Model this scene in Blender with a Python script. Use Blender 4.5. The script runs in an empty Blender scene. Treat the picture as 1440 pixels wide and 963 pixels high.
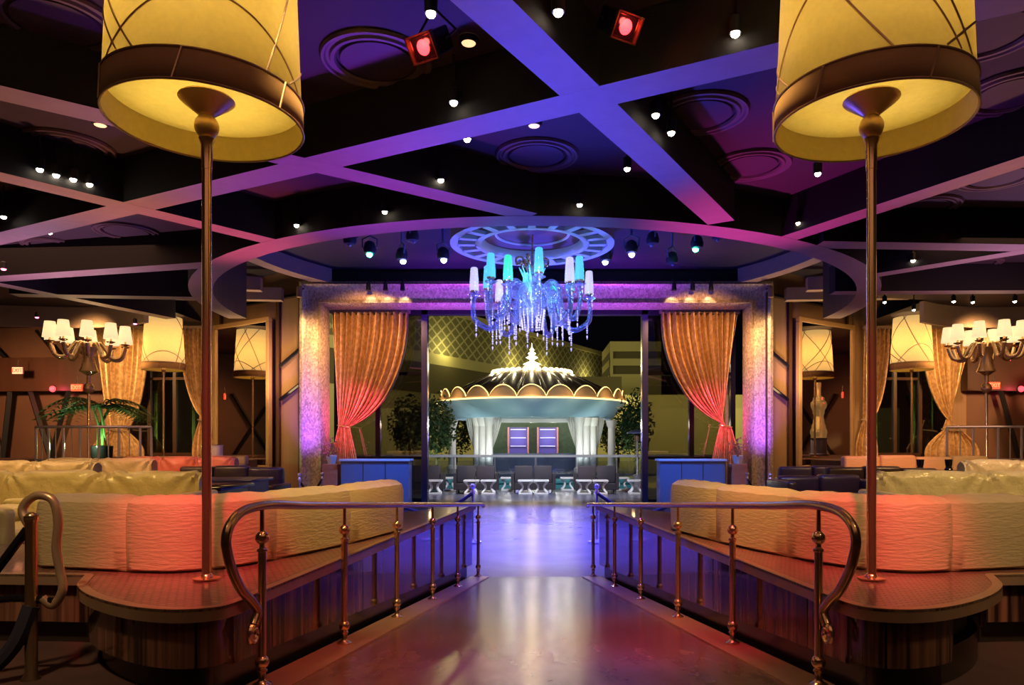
import bpy, bmesh, math, random
from mathutils import Vector, Matrix
PI = math.pi
random.seed(7)
C = bpy.context.scene.collection
EYE = 1.74                       # eye height over the dance floor (z = 0)
FPX = 1000.0
CX, HY = 752.0, 625.0

def P(px, py, Y):                # pixel + depth -> point
    return Vector(((px-CX)/FPX*Y, Y, EYE+(HY-py)/FPX*Y))
def PZ(px, py, z):               # pixel + height -> point
    Y = (z-EYE)*FPX/(HY-py)
    return Vector(((px-CX)/FPX*Y, Y, z))

# ------------------------------------------------------------------ materials
MATS = {}
def mat(name, col=(.5,.5,.5), rough=.5, metal=0., coat=0., spec=.5, emit=None, estr=0., noise=None, bump=None,
        trans=0., alpha=1., sheen=0., coord='Object'):
    """noise=(scale, col2, amount[, stretch xyz]); bump=(kind, scale, strength, distance[, stretch])"""
    m = bpy.data.materials.new(name); m.use_nodes = True
    nt = m.node_tree; N = nt.nodes; L = nt.links
    b = N['Principled BSDF']
    b.inputs['Base Color'].default_value = (*col, 1)
    b.inputs['Roughness'].default_value = rough
    b.inputs['Metallic'].default_value = metal
    b.inputs['Coat Weight'].default_value = coat
    b.inputs['Coat Roughness'].default_value = .05
    b.inputs['Specular IOR Level'].default_value = spec
    b.inputs['Transmission Weight'].default_value = trans
    b.inputs['Alpha'].default_value = alpha
    b.inputs['Sheen Weight'].default_value = sheen
    if emit:
        b.inputs['Emission Color'].default_value = (*emit, 1); b.inputs['Emission Strength'].default_value = estr
    tc = N.new('ShaderNodeTexCoord')
    def mapped(st):
        mp = N.new('ShaderNodeMapping'); mp.inputs['Scale'].default_value = st
        L.new(tc.outputs[coord], mp.inputs['Vector']); return mp.outputs[0]
    if noise:
        st = noise[3] if len(noise) > 3 else (1,1,1)
        t = N.new('ShaderNodeTexNoise'); t.inputs['Scale'].default_value = noise[0]; t.inputs['Detail'].default_value = 5
        L.new(mapped(st), t.inputs['Vector'])
        r = N.new('ShaderNodeValToRGB'); r.color_ramp.elements[0].position = .5-.5*noise[2]; r.color_ramp.elements[1].position = .5+.5*noise[2]
        r.color_ramp.elements[0].color = (*col,1); r.color_ramp.elements[1].color = (*noise[1],1)
        L.new(t.outputs['Fac'], r.inputs[0]); L.new(r.outputs[0], b.inputs['Base Color'])
    if bump:
        st = bump[4] if len(bump) > 4 else (1,1,1)
        if bump[0] == 'noise':
            t = N.new('ShaderNodeTexNoise'); t.inputs['Detail'].default_value = 4; out = 'Fac'
        elif bump[0] == 'voronoi':
            t = N.new('ShaderNodeTexVoronoi'); out = 'Distance'
        else:
            t = N.new('ShaderNodeTexWave'); t.inputs['Distortion'].default_value = 3; t.inputs['Detail'].default_value = 2
            t.bands_direction = bump[0].upper(); out = 'Fac'
        t.inputs['Scale'].default_value = bump[1]
        L.new(mapped(st), t.inputs['Vector'])
        bp = N.new('ShaderNodeBump'); bp.inputs['Strength'].default_value = bump[2]; bp.inputs['Distance'].default_value = bump[3]
        L.new(t.outputs[out], bp.inputs['Height']); L.new(bp.outputs[0], b.inputs['Normal'])
    MATS[name] = m
    return m

M = MATS
mat('floor_main', (.14,.12,.13), .27, spec=.18, noise=(1.5,(.19,.16,.17),.5), bump=('noise',2,.02,.01))
mat('floor_ramp', (.12,.075,.06), .22, spec=.35, noise=(5,(.22,.15,.12),.7,(1.6,.6,1)), bump=('noise',30,.10,.004,(1,.35,1)))
mat('carpet', (.055,.022,.018), .95, noise=(3,(.09,.035,.022),.4))
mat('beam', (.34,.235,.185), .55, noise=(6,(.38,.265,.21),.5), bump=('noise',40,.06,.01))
mat('beam_side_shade', (.006,.005,.006), .8)  # near-black base puts the shade on the beam sides into the colour
mat('ceiling', (.040,.023,.020), .75, noise=(2,(.05,.03,.026),.5))
mat('grille', (.06,.035,.035), .6)
mat('speaker_rim', (.13,.08,.07), .5)
mat('display', (.07,.05,.22), .4, emit=(.18,.08,.9), estr=.10)
mat('bulb_crown', (1,.85,.5), .5, emit=(1,.78,.40), estr=3.0)
mat('velvet_red', (.16,.04,.05), .5)
mat('door_edge', (.10,.10,.22), .2, metal=.4)  # dark blue base carries the blue light falling on the door edges
mat('dome', (.030,.028,.045), .5)
mat('brass', (.85,.56,.28), .2, metal=.93)
mat('brass_dark', (.66,.42,.20), .24, metal=.93)
mat('bronze', (.52,.32,.18), .32, metal=.55, noise=(5,(.58,.38,.22),.4))
mat('chrome', (.85,.82,.84), .2, metal=.7)
mat('black', (.008,.007,.008), .5)
mat('black_gloss', (.008,.007,.009), .12)
mat('dark_wood', (.05,.022,.013), .35, noise=(3,(.075,.035,.02),.5,(1,1,.15)))
mat('tan_wall', (.25,.15,.085), .5, noise=(3,(.29,.18,.10),.5,(3,3,.2)), bump=('noise',20,.05,.01,(1,1,.1)))
mat('plain_wall', (.10,.05,.032), .6, noise=(1.2,(.14,.075,.04),.6))
mat('leather_tan', (.60,.44,.22), .38, spec=.5, bump=('noise',15,.55,.012,(1,1,4.5)))
mat('leather_back', (.55,.38,.20), .4, bump=('z',9,.4,.01,(.4,.4,1)))
mat('cover', (.52,.43,.22), .33, spec=.6, bump=('noise',5,.9,.05))
mat('cover_silver', (.55,.50,.36), .3, spec=.7, bump=('noise',6,1.,.05))
mat('leather_red', (.55,.20,.12), .35, bump=('noise',6,.6,.04))
mat('leather_dark', (.035,.018,.016), .35, bump=('noise',6,.3,.03))
mat('panel_blue', (.16,.20,.34), .3, coat=.4)
mat('white', (.8,.8,.8), .45)
mat('marble', (.75,.75,.82), .3)
mat('wood_gold', (.42,.27,.12), .4, metal=.3)
mat('mirror', (.85,.80,.74), .015, metal=1)
mat('pav_blue', (.36,.62,.80), .45)
mat('pav_white', (.72,.74,.72), .45)
mat('pav_gold', (.62,.40,.20), .45)
mat('roof_dark', (.11,.09,.07), .35, noise=(2,(.15,.12,.09),.5))
mat('roof_light', (.34,.30,.22), .4)
mat('bulb_warm', (1,.8,.5), .5, emit=(1,.80,.50), estr=14)
mat('bulb_gold', (1,.8,.5), .5, emit=(1,.62,.22), estr=2.2)
mat('dl_bright', (1,.8,.5), .5, emit=(1,.84,.62), estr=30)
mat('dl_dim', (1,.6,.3), .5, emit=(1,.55,.28), estr=1.6)
mat('dl_pink', (1,.2,.4), .5, emit=(1,.12,.25), estr=10)
mat('led_green', (.1,1,.6), .5, emit=(.06,1,.55), estr=25)
mat('led_blue', (.4,.4,1), .5, emit=(.45,.5,1), estr=40)
mat('led_red', (1,.1,.1), .5, emit=(1,.05,.07), estr=3)
mat('exit_red', (.8,.1,.05), .5, emit=(1,.06,.03), estr=.9)
mat('exit_dark', (.02,.02,.02), .5)
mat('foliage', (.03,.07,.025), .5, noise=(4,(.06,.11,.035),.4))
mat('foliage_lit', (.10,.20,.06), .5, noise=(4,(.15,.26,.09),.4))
mat('bark', (.16,.13,.07), .8)
mat('building', (.40,.36,.17), .8, noise=(.2,(.46,.41,.2),.4))
mat('building_dark', (.09,.075,.035), .8)
mat('deck', (.12,.12,.17), .25, noise=(1,(.16,.16,.22),.4))
mat('water', (.012,.02,.10), .06, bump=('noise',2,.15,.05))
mat('wicker', (.045,.038,.045), .6, bump=('x',30,.3,.01))
mat('cushion_grey', (.05,.042,.052), .7)
mat('teal', (.04,.25,.27), .5)
mat('amber_unused', (.55,.30,.10), .1, metal=.4)
mat('rubber', (.01,.01,.01), .6)
mat('gold_leaf_glow', (.9,.62,.25), .25, metal=1, emit=(1,.6,.2), estr=.15)  # faint self-glow added to the gold, which is no lamp
mat('velvet', (.014,.010,.022), .8)
mat('candle', (.75,.7,.62), .4)

def zebra():
    m = mat('zebra_wood', (.1,.03,.02), .10, coat=.8, spec=.6)
    nt = m.node_tree; N = nt.nodes; L = nt.links; b = N['Principled BSDF']
    tc = N.new('ShaderNodeTexCoord'); mp = N.new('ShaderNodeMapping'); mp.inputs['Scale'].default_value = (14,14,.35)
    t = N.new('ShaderNodeTexNoise'); t.inputs['Scale'].default_value = 1.6; t.inputs['Detail'].default_value = 6
    r = N.new('ShaderNodeValToRGB'); e = r.color_ramp.elements
    e[0].position = .38; e[0].color = (.018,.007,.006,1); e[1].position = .66; e[1].color = (.30,.13,.07,1)
    L.new(tc.outputs['Object'], mp.inputs[0]); L.new(mp.outputs[0], t.inputs['Vector']); L.new(t.outputs['Fac'], r.inputs[0]); L.new(r.outputs[0], b.inputs['Base Color'])
zebra()
def kick():
    mat('kick', (.035,.025,.016), .25)
kick()
def weave():
    m = mat('weave_top', (.3,.1,.07), .28, coat=.4)
    nt = m.node_tree; N = nt.nodes; L = nt.links; b = N['Principled BSDF']
    tc = N.new('ShaderNodeTexCoord'); mp = N.new('ShaderNodeMapping'); mp.inputs['Rotation'].default_value = (0,0,.35)
    br = N.new('ShaderNodeTexBrick'); br.inputs['Scale'].default_value = 9; br.inputs['Mortar Size'].default_value = .045
    br.inputs['Color1'].default_value = (.40,.19,.13,1); br.inputs['Color2'].default_value = (.27,.12,.08,1); br.inputs['Mortar'].default_value = (.05,.02,.015,1)
    bp = N.new('ShaderNodeBump'); bp.inputs['Strength'].default_value = .5; bp.inputs['Distance'].default_value = .004; bp.invert = True
    L.new(tc.outputs['Object'], mp.inputs[0]); L.new(mp.outputs[0], br.inputs['Vector']); L.new(br.outputs['Color'], b.inputs['Base Color'])
    L.new(br.outputs['Fac'], bp.inputs['Height']); L.new(bp.outputs[0], b.inputs['Normal'])
weave()
def mosaic():
    m = mat('mosaic', (.5,.4,.3), .38, metal=.4)
    nt = m.node_tree; N = nt.nodes; L = nt.links; b = N['Principled BSDF']
    tc = N.new('ShaderNodeTexCoord'); v = N.new('ShaderNodeTexVoronoi'); v.inputs['Scale'].default_value = 26
    mp = N.new('ShaderNodeMapping'); mp.inputs['Scale'].default_value = (1,1,.7)
    r = N.new('ShaderNodeValToRGB'); e = r.color_ramp.elements; e[0].color = (.36,.26,.19,1); e[1].color = (.90,.74,.56,1)
    L.new(tc.outputs['Object'], mp.inputs[0]); L.new(mp.outputs[0], v.inputs['Vector']); L.new(v.outputs['Color'], r.inputs[0]); L.new(r.outputs[0], b.inputs['Base Color'])
    bp = N.new('ShaderNodeBump'); bp.inputs['Strength'].default_value = .6; bp.inputs['Distance'].default_value = .02
    L.new(v.outputs['Color'], bp.inputs['Height']); L.new(bp.outputs[0], b.inputs['Normal'])
mosaic()
def drape():
    m = mat('drape', (.62,.38,.16), .40, metal=.25)
    nt = m.node_tree; N = nt.nodes; L = nt.links; b = N['Principled BSDF']
    tc = N.new('ShaderNodeTexCoord'); v = N.new('ShaderNodeTexNoise'); v.inputs['Scale'].default_value = 9; v.inputs['Detail'].default_value = 8
    r = N.new('ShaderNodeValToRGB'); e = r.color_ramp.elements; e[0].position=.42; e[1].position=.6; e[0].color = (.50,.29,.13,1); e[1].color = (.70,.46,.24,1)
    L.new(tc.outputs['Object'], v.inputs['Vector']); L.new(v.outputs['Fac'], r.inputs[0]); L.new(r.outputs[0], b.inputs['Base Color'])
    bp = N.new('ShaderNodeBump'); bp.inputs['Strength'].default_value = .2; bp.inputs['Distance'].default_value = .015
    L.new(v.outputs['Fac'], bp.inputs['Height']); L.new(bp.outputs[0], b.inputs['Normal'])
drape()
def lattice():
    m = mat('lattice', (.4,.36,.2), .8)
    nt = m.node_tree; N = nt.nodes; L = nt.links; b = N['Principled BSDF']
    tc = N.new('ShaderNodeTexCoord'); sp = N.new('ShaderNodeSeparateXYZ'); L.new(tc.outputs['Object'], sp.inputs[0])
    def math_(op, a, bb=None):
        n = N.new('ShaderNodeMath'); n.operation = op
        for i, x in enumerate((a, bb)):
            if x is None: continue
            if isinstance(x, (int, float)): n.inputs[i].default_value = x
            else: L.new(x, n.inputs[i])
        return n.outputs[0]
    u = math_('MULTIPLY', sp.outputs['Y'], .56); w = math_('MULTIPLY', sp.outputs['Z'], .66)
    d1 = math_('ABSOLUTE', math_('SUBTRACT', math_('FRACT', math_('ADD', u, w)), .5))
    d2 = math_('ABSOLUTE', math_('SUBTRACT', math_('FRACT', math_('SUBTRACT', u, w)), .5))
    mn = math_('MAXIMUM', d1, d2); g = math_('GREATER_THAN', mn, .40)
    mx = N.new('ShaderNodeMix'); mx.data_type = 'RGBA'; mx.inputs[6].default_value = (.14,.13,.06,1); mx.inputs[7].default_value = (.38,.35,.2,1)
    L.new(g, mx.inputs[0]); L.new(mx.outputs[2], b.inputs['Base Color'])
lattice()
def translucent(name, col, t=.6, emit=0):
    m = bpy.data.materials.new(name); m.use_nodes = True
    nt = m.node_tree; N = nt.nodes; L = nt.links
    for n in list(N):
        if n.type == 'BSDF_PRINCIPLED': N.remove(n)
    d = N.new('ShaderNodeBsdfDiffuse'); tr = N.new('ShaderNodeBsdfTranslucent'); mx = N.new('ShaderNodeMixShader')
    tx = N.new('ShaderNodeTexNoise'); tx.inputs['Scale'].default_value = 30; tc = N.new('ShaderNodeTexCoord'); L.new(tc.outputs['Object'], tx.inputs['Vector'])
    r = N.new('ShaderNodeValToRGB'); r.color_ramp.elements[0].color = (*[c*.85 for c in col],1); r.color_ramp.elements[1].color = (*col,1)
    L.new(tx.outputs['Fac'], r.inputs[0])
    for n in (d, tr): L.new(r.outputs[0], n.inputs[0])
    mx.inputs[0].default_value = t
    L.new(d.outputs[0], mx.inputs[1]); L.new(tr.outputs[0], mx.inputs[2])
    out = N['Material Output']; last = mx.outputs[0]
    if emit:
        e = N.new('ShaderNodeEmission'); L.new(r.outputs[0], e.inputs[0]); e.inputs[1].default_value = emit
        a = N.new('ShaderNodeAddShader'); L.new(last, a.inputs[0]); L.new(e.outputs[0], a.inputs[1]); last = a.outputs[0]
    L.new(last, out.inputs['Surface']); MATS[name] = m
translucent('shade', (.97,.83,.47), .72)
translucent('diffuser', (1,.90,.50), .75)
translucent('shade_band', (.42,.24,.12), .12)
translucent('shade_inner', (.9,.74,.38), .1)
translucent('shade_far', (.95,.74,.34), .7, .35)
translucent('shade_small', (1,.80,.48), .6, .75)
translucent('sheer', (.75,.78,.75), .4)
def glass(name, tint, fac=.25, rough=.02):
    m = bpy.data.materials.new(name); m.use_nodes = True
    nt = m.node_tree; N = nt.nodes; L = nt.links; N.remove(N['Principled BSDF'])
    t = N.new('ShaderNodeBsdfTransparent'); t.inputs[0].default_value = (*tint,1)
    g = N.new('ShaderNodeBsdfGlossy'); g.inputs['Roughness'].default_value = rough
    mx = N.new('ShaderNodeMixShader'); mx.inputs[0].default_value = fac
    L.new(t.outputs[0], mx.inputs[1]); L.new(g.outputs[0], mx.inputs[2]); L.new(mx.outputs[0], N['Material Output'].inputs[0]); MATS[name] = m
glass('pane', (.66,.63,.60), .30)
glass('pane_clear', (.8,.85,.9), .12)
def crystal(name, col, emit, e, fac=.45):
    m = bpy.data.materials.new(name); m.use_nodes = True
    nt = m.node_tree; N = nt.nodes; L = nt.links; b = N['Principled BSDF']
    b.inputs['Base Color'].default_value = (*col,1); b.inputs['Roughness'].default_value = .05
    b.inputs['Coat Weight'].default_value = 1; b.inputs['Metallic'].default_value = .6
    if e: b.inputs['Emission Color'].default_value = (*emit,1); b.inputs['Emission Strength'].default_value = e
    t = N.new('ShaderNodeBsdfTransparent'); mx = N.new('ShaderNodeMixShader'); mx.inputs[0].default_value = 1-fac
    tx = N.new('ShaderNodeTexVoronoi'); tx.inputs['Scale'].default_value = 40; tc = N.new('ShaderNodeTexCoord'); L.new(tc.outputs['Object'], tx.inputs['Vector'])
    bp = N.new('ShaderNodeBump'); bp.inputs['Strength'].default_value = .6; bp.inputs['Distance'].default_value = .01
    L.new(tx.outputs['Distance'], bp.inputs['Height']); L.new(bp.outputs[0], b.inputs['Normal'])
    L.new(t.outputs[0], mx.inputs[1]); L.new(b.outputs[0], mx.inputs[2]); L.new(mx.outputs[0], N['Material Output'].inputs[0]); MATS[name] = m
crystal('crystal', (.62,.70,1), None, 0, .5)
crystal('crystal_cyan', (.5,.9,1), (.10,.60,.85), .9, .25)
crystal('crystal_white', (.8,.8,1), (.60,.55,1), 1.0, .3)
crystal('crystal_green', (.5,1,.8), (.05,.85,.50), .9, .15)
crystal('amber_crystal', (.80,.50,.22), None, 0, .12)
for k in ('dl_bright','dl_dim','dl_pink','led_green','led_blue','led_red','bulb_gold','exit_red','shade_small','shade_far','crystal_cyan','crystal_white','crystal_green','gold_leaf_glow'):
    MATS[k].cycles.emission_sampling = 'NONE'

# ------------------------------------------------------------------ mesh builder
class MB:
    def __init__(s): s.v = []; s.f = []; s.mi = []; s.cur = 0
    def add(s, vs, fs):
        o = len(s.v); s.v += [tuple(v) for v in vs]; s.f += [tuple(i+o for i in f) for f in fs]; s.mi += [s.cur]*len(fs); return s
    def box(s, x0,y0,z0,x1,y1,z1, M_=None):
        vs = [Vector(p) for p in ((x0,y0,z0),(x1,y0,z0),(x1,y1,z0),(x0,y1,z0),(x0,y0,z1),(x1,y0,z1),(x1,y1,z1),(x0,y1,z1))]
        if M_: vs = [M_@v for v in vs]
        return s.add(vs, [(0,3,2,1),(4,5,6,7),(0,1,5,4),(1,2,6,5),(2,3,7,6),(3,0,4,7)])
    def rbox(s, x0,y0,z0,x1,y1,z1, r, M_=None, seg=3):
        """rounded box"""
        b = bmesh.new(); bmesh.ops.create_cube(b, size=1)
        for v in b.verts: v.co = Vector((x0+(v.co.x+.5)*(x1-x0), y0+(v.co.y+.5)*(y1-y0), z0+(v.co.z+.5)*(z1-z0)))
        bmesh.ops.bevel(b, geom=b.edges[:], offset=r, segments=seg, affect='EDGES', profile=.5)
        if M_: bmesh.ops.transform(b, matrix=M_, verts=b.verts)
        b.verts.index_update()
        s.add([v.co.copy() for v in b.verts], [[v.index for v in f.verts] for f in b.faces]); b.free(); return s
    def tube(s, pts, r, n=10, cap=True):
        pts = [Vector(p) for p in pts]
        rs = r if isinstance(r, (list,tuple)) else [r]*len(pts)
        vs = []; up = Vector((0,0,1)); last = None
        for i, p in enumerate(pts):
            d = (pts[min(i+1,len(pts)-1)]-pts[max(i-1,0)]).normalized()
            if last is None:
                a = d.cross(up if abs(d.z) < .9 else Vector((1,0,0))).normalized()
            else:
                a = (last - d*last.dot(d)).normalized()
            last = a; b = d.cross(a)
            for k in range(n):
                t = 2*PI*k/n; vs.append(p + (a*math.cos(t)+b*math.sin(t))*rs[i])
        fs = []
        for i in range(len(pts)-1):
            for k in range(n):
                fs.append((i*n+k, i*n+(k+1)%n, (i+1)*n+(k+1)%n, (i+1)*n+k))
        if cap: fs += [tuple(range(n-1,-1,-1)), tuple((len(pts)-1)*n+k for k in range(n))]
        return s.add(vs, fs)
    def lathe(s, prof, c=(0,0,0), n=24, cap=True):
        vs = []; c = Vector(c)
        for r, z in prof:
            for k in range(n):
                t = 2*PI*k/n; vs.append(c+Vector((r*math.cos(t), r*math.sin(t), z)))
        fs = []
        for i in range(len(prof)-1):
            for k in range(n): fs.append((i*n+k, i*n+(k+1)%n, (i+1)*n+(k+1)%n, (i+1)*n+k))
        if cap:
            if prof[0][0] > 1e-5: fs.append(tuple(range(n-1,-1,-1)))
            if prof[-1][0] > 1e-5: fs.append(tuple((len(prof)-1)*n+k for k in range(n)))
        return s.add(vs, fs)
    def sphere(s, c, r, n=14, sz=1.):
        m = n//2+1
        return s.lathe([(max(r*math.sin(PI*i/m),1e-6), -r*sz*math.cos(PI*i/m)) for i in range(m+1)], c, n, False)
    def prism(s, pts, z0, z1):
        """solid from outline; z0/z1 numbers or functions of (x,y)"""
        f0 = z0 if callable(z0) else (lambda x,y: z0); f1 = z1 if callable(z1) else (lambda x,y: z1)
        n = len(pts)
        vs = [(x,y,f0(x,y)) for x,y in pts]+[(x,y,f1(x,y)) for x,y in pts]
        fs = [tuple(range(n-1,-1,-1)), tuple(range(n,2*n))]+[(i,(i+1)%n,n+(i+1)%n,n+i) for i in range(n)]
        return s.add(vs, fs)
    def strip(s, path, th, z0, z1):
        """upright wall following a plan path, th = thickness to its left; z0/z1 numbers or functions"""
        f0 = z0 if callable(z0) else (lambda x,y: z0); f1 = z1 if callable(z1) else (lambda x,y: z1)
        off = offset(path, th); n = len(path); vs = []
        for a, b in zip(path, off):
            vs += [(a[0],a[1],f0(*a)),(a[0],a[1],f1(*a)),(b[0],b[1],f1(*a)),(b[0],b[1],f0(*a))]
        fs = []
        for i in range(n-1):
            for k in range(4): fs.append((i*4+k, i*4+(k+1)%4, (i+1)*4+(k+1)%4, (i+1)*4+k))
        fs += [(3,2,1,0), tuple((n-1)*4+k for k in range(4))]
        return s.add(vs, fs)
    def grid(s, fn, nu, nv, closed_u=False):
        vs = [fn(i/nu, j/nv) for j in range(nv+1) for i in range(nu+1)]
        fs = [(j*(nu+1)+i, j*(nu+1)+i+1, (j+1)*(nu+1)+i+1, (j+1)*(nu+1)+i) for j in range(nv) for i in range(nu)]
        return s.add(vs, fs)
    def build(s, name, m, parent=None, smooth=False, loc=None, solid=0, bevel=0):
        me = bpy.data.meshes.new(name); me.from_pydata(s.v, [], s.f)
        ms = m if isinstance(m, (list,tuple)) else [m]
        for x in ms: me.materials.append(MATS[x])
        for p, i in zip(me.polygons, s.mi): p.material_index = i
        b = bmesh.new(); b.from_mesh(me); bmesh.ops.recalc_face_normals(b, faces=b.faces[:])
        b.to_mesh(me); b.free()
        if smooth:
            me.polygons.foreach_set('use_smooth', [True]*len(me.polygons))
            me.set_sharp_from_angle(angle=math.radians(40))
        o = bpy.data.objects.new(name, me); C.objects.link(o)
        if parent: o.parent = parent
        if loc is not None: o.location = loc
        if solid:
            md = o.modifiers.new('thickness', 'SOLIDIFY'); md.thickness = solid; md.offset = 0
        if bevel:
            md = o.modifiers.new('bevel', 'BEVEL'); md.width = bevel; md.segments = 2; md.limit_method = 'ANGLE'
        return o
def offset(path, th):
    out = []
    for i, p in enumerate(path):
        a = path[max(i-1,0)]; b = path[min(i+1,len(path)-1)]
        dx, dy = b[0]-a[0], b[1]-a[1]; l = math.hypot(dx,dy) or 1
        out.append((p[0]-dy/l*th, p[1]+dx/l*th))
    return out
def smooth_path(pts, n=6):
    """Catmull-Rom through points of any dimension"""
    out = []; P_ = [pts[0]]+list(pts)+[pts[-1]]
    for i in range(1, len(P_)-2):
        for k in range(n):
            t = k/n; a,b,c,d = P_[i-1],P_[i],P_[i+1],P_[i+2]
            out.append(tuple(.5*((2*b[j])+(-a[j]+c[j])*t+(2*a[j]-5*b[j]+4*c[j]-d[j])*t*t+(-a[j]+3*b[j]-3*c[j]+d[j])*t**3) for j in range(len(b))))
    out.append(tuple(pts[-1])); return out
def tag(o, label=None, cat=None, group=None, kind=None):
    if label: o['label'] = label
    if cat: o['category'] = cat
    if group: o['group'] = group
    if kind: o['kind'] = kind
    return o
def thing(name, label, cat, loc=(0,0,0), rz=0, group=None):
    o = bpy.data.objects.new(name, None); C.objects.link(o); o.location = loc; o.rotation_euler = (0,0,rz)
    o.empty_display_size = .1
    return tag(o, label, cat, group)
def copy_tree(o, parent=None):
    c = o.copy(); C.objects.link(c)
    if parent: c.parent = parent
    for ch in list(o.children): copy_tree(ch, c)
    return c
def dup(o, loc, rz, label, scale=None):
    c = copy_tree(o); c.location = loc; c.rotation_euler = (0,0,rz); c['label'] = label
    if scale: c.scale = scale
    return c
def struct(o): o['kind'] = 'structure'; return o
def SX(s, x, y): return -x if s < 0 else x+.08-.006*y      # mirrored halves of the room
def SP(s, pts): return [(SX(s,*p[:2]),)+tuple(p[1:]) for p in pts]
def light(kind, loc, energy, col, target=None, size=.1, angle=60, blend=.6, sy=None, name='light'):
    d = bpy.data.lights.new(name, kind); d.energy = energy; d.color = col
    if kind == 'SPOT': d.spot_size = math.radians(angle); d.spot_blend = blend; d.shadow_soft_size = size
    elif kind == 'AREA':
        d.size = size
        if sy: d.shape = 'RECTANGLE'; d.size_y = sy
    elif kind == 'POINT': d.shadow_soft_size = size
    o = bpy.data.objects.new(name, d); C.objects.link(o); o.location = loc
    if target is not None: o.rotation_euler = (Vector(target)-Vector(loc)).to_track_quat('-Z','Y').to_euler()
    return o

# ------------------------------------------------------------------ camera
cam = bpy.data.cameras.new('camera'); co = bpy.data.objects.new('camera', cam); C.objects.link(co)
co.location = (0,0,EYE); co.rotation_euler = (PI/2,0,0)
cam.lens = 25; cam.sensor_width = 36; cam.shift_x = -(CX-720)/1440; cam.shift_y = (HY-481.5)/1440
cam.clip_end = 600; cam.clip_start = .05
sc = bpy.context.scene; sc.camera = co
sc.view_settings.view_transform = 'Standard'; sc.view_settings.look = 'None'; sc.view_settings.gamma = 1
sc.view_settings.exposure = 0
sc.cycles.use_denoising = True
sc.cycles.max_bounces = 7; sc.cycles.diffuse_bounces = 3; sc.cycles.glossy_bounces = 4; sc.cycles.transparent_max_bounces = 12
sc.cycles.sample_clamp_indirect = 4
sc.cycles.caustics_reflective = False; sc.cycles.caustics_refractive = False
w = bpy.data.worlds.new('night'); sc.world = w; w.use_nodes = True
w.node_tree.nodes['Background'].inputs[0].default_value = (.0012,.001,.002,1); w.node_tree.nodes['Background'].inputs[1].default_value = 1

# ------------------------------------------------------------------ floors
def rampz(y): return max(0., min(.52, .77-.083*y))
struct(MB().box(-19,9.28,-.2, 19,21.9,0).build('floor', 'floor_main'))
def ramp_pts(m=0):
    n = 12; L_, R_ = [], []
    for i in range(n+1):
        y = 3.0+(9.28-3.0)*i/n; x = 1.96-.1225*y-m
        L_.append((SX(-1,x,y), y)); R_.append((SX(1,x,y), y))
    return L_, R_
L_, R_ = ramp_pts(); mb = MB()
mb.grid(lambda u,v: ( (1-u)*L_[round(v*12)][0]+u*R_[round(v*12)][0], L_[round(v*12)][1], rampz(L_[round(v*12)][1])), 6, 12)
struct(mb.build('floor_ramp', 'floor_ramp', solid=.02))
for s in (-1,1):      # raised kerb strips that carry the rail posts
    mb = MB(); pts = []
    for i in range(13):
        y = 3.0+6.28*i/12; x = 1.97-.1225*y
        pts.append((y, SX(s,x,y), SX(s,x-.24,y)))
    v = []
    for y,a,b in pts: v += [(a,y,rampz(y)-.01),(a,y,rampz(y)+.022),(b,y,rampz(y)+.022),(b,y,rampz(y)-.01)]
    f = []
    for i in range(12):
        for k in range(4): f.append((i*4+k,i*4+(k+1)%4,(i+1)*4+(k+1)%4,(i+1)*4+k))
    f += [(3,2,1,0),(48,49,50,51)]
    mb.add(v,f); struct(mb.build('trim_1' if s<0 else 'trim_2', 'bronze'))
struct(MB().prism([(-19,-4),(19,-4),(19,5.6),(SX(1,1.7,5.6),5.6),(SX(1,1.62,3.0),3.0),(SX(-1,1.60,3.0),3.0),(-1.7,5.6),(-19,5.6)], .4, .52).build('floor_landing','carpet'))
for s in (-1,1):
    # lounge floor behind the front banquettes
    pts = [(1.75,5.2),(1.35,8.6),(2.2,9.2),(5.6,12.0),(7.4,16.0),(19,16.0),(19,5.2)]
    struct(MB().prism(SP(s,pts), 0, .54).build('floor_lounge', 'carpet'))
    pts = [(8.2,16.0),(8.2,21.0),(10.3,23.6),(19,24.6),(19,16.0)]
    struct(MB().prism(SP(s,pts), 0, 1.30).build('floor_terrace', 'carpet'))

# ------------------------------------------------------------------ ceiling
ZB, ZC, ZD = EYE+3.3, EYE+3.9, EYE+5.05        # beam undersides, coffer panels, dome
DC, DR = 18.25, 8.0
def fillpoly(name, pts, z, m):
    b = bmesh.new(); vs = [b.verts.new((x,y,z)) for x,y in pts]
    es = [b.edges.new((vs[i], vs[(i+1)%len(vs)])) for i in range(len(vs))]
    bmesh.ops.triangle_fill(b, edges=es, use_beauty=True, normal=(0,0,-1))
    me = bpy.data.meshes.new(name); b.to_mesh(me); b.free(); me.materials.append(MATS[m])
    o = bpy.data.objects.new(name, me); C.objects.link(o); return struct(o)
arc = [(DR*math.sin(a), DC-DR*math.cos(a)) for a in [(-PI/2)+PI*i/48 for i in range(49)]]   # left to right near half
ptsC = [(-19,-4),(19,-4),(19,26),(10.6,26),(10.6,19.2),(8.0,18.6)]+[p for p in reversed(arc)]+[(-8.0,18.6),(-10.6,19.2),(-10.6,26),(-19,26)]
fillpoly('ceiling', ptsC, ZC, 'ceiling')
struct(MB().prism([(-10.8,9.9),(10.8,9.9),(10.8,26),(-10.8,26)], ZD, ZD+.1).build('ceiling_dome','dome'))
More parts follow.
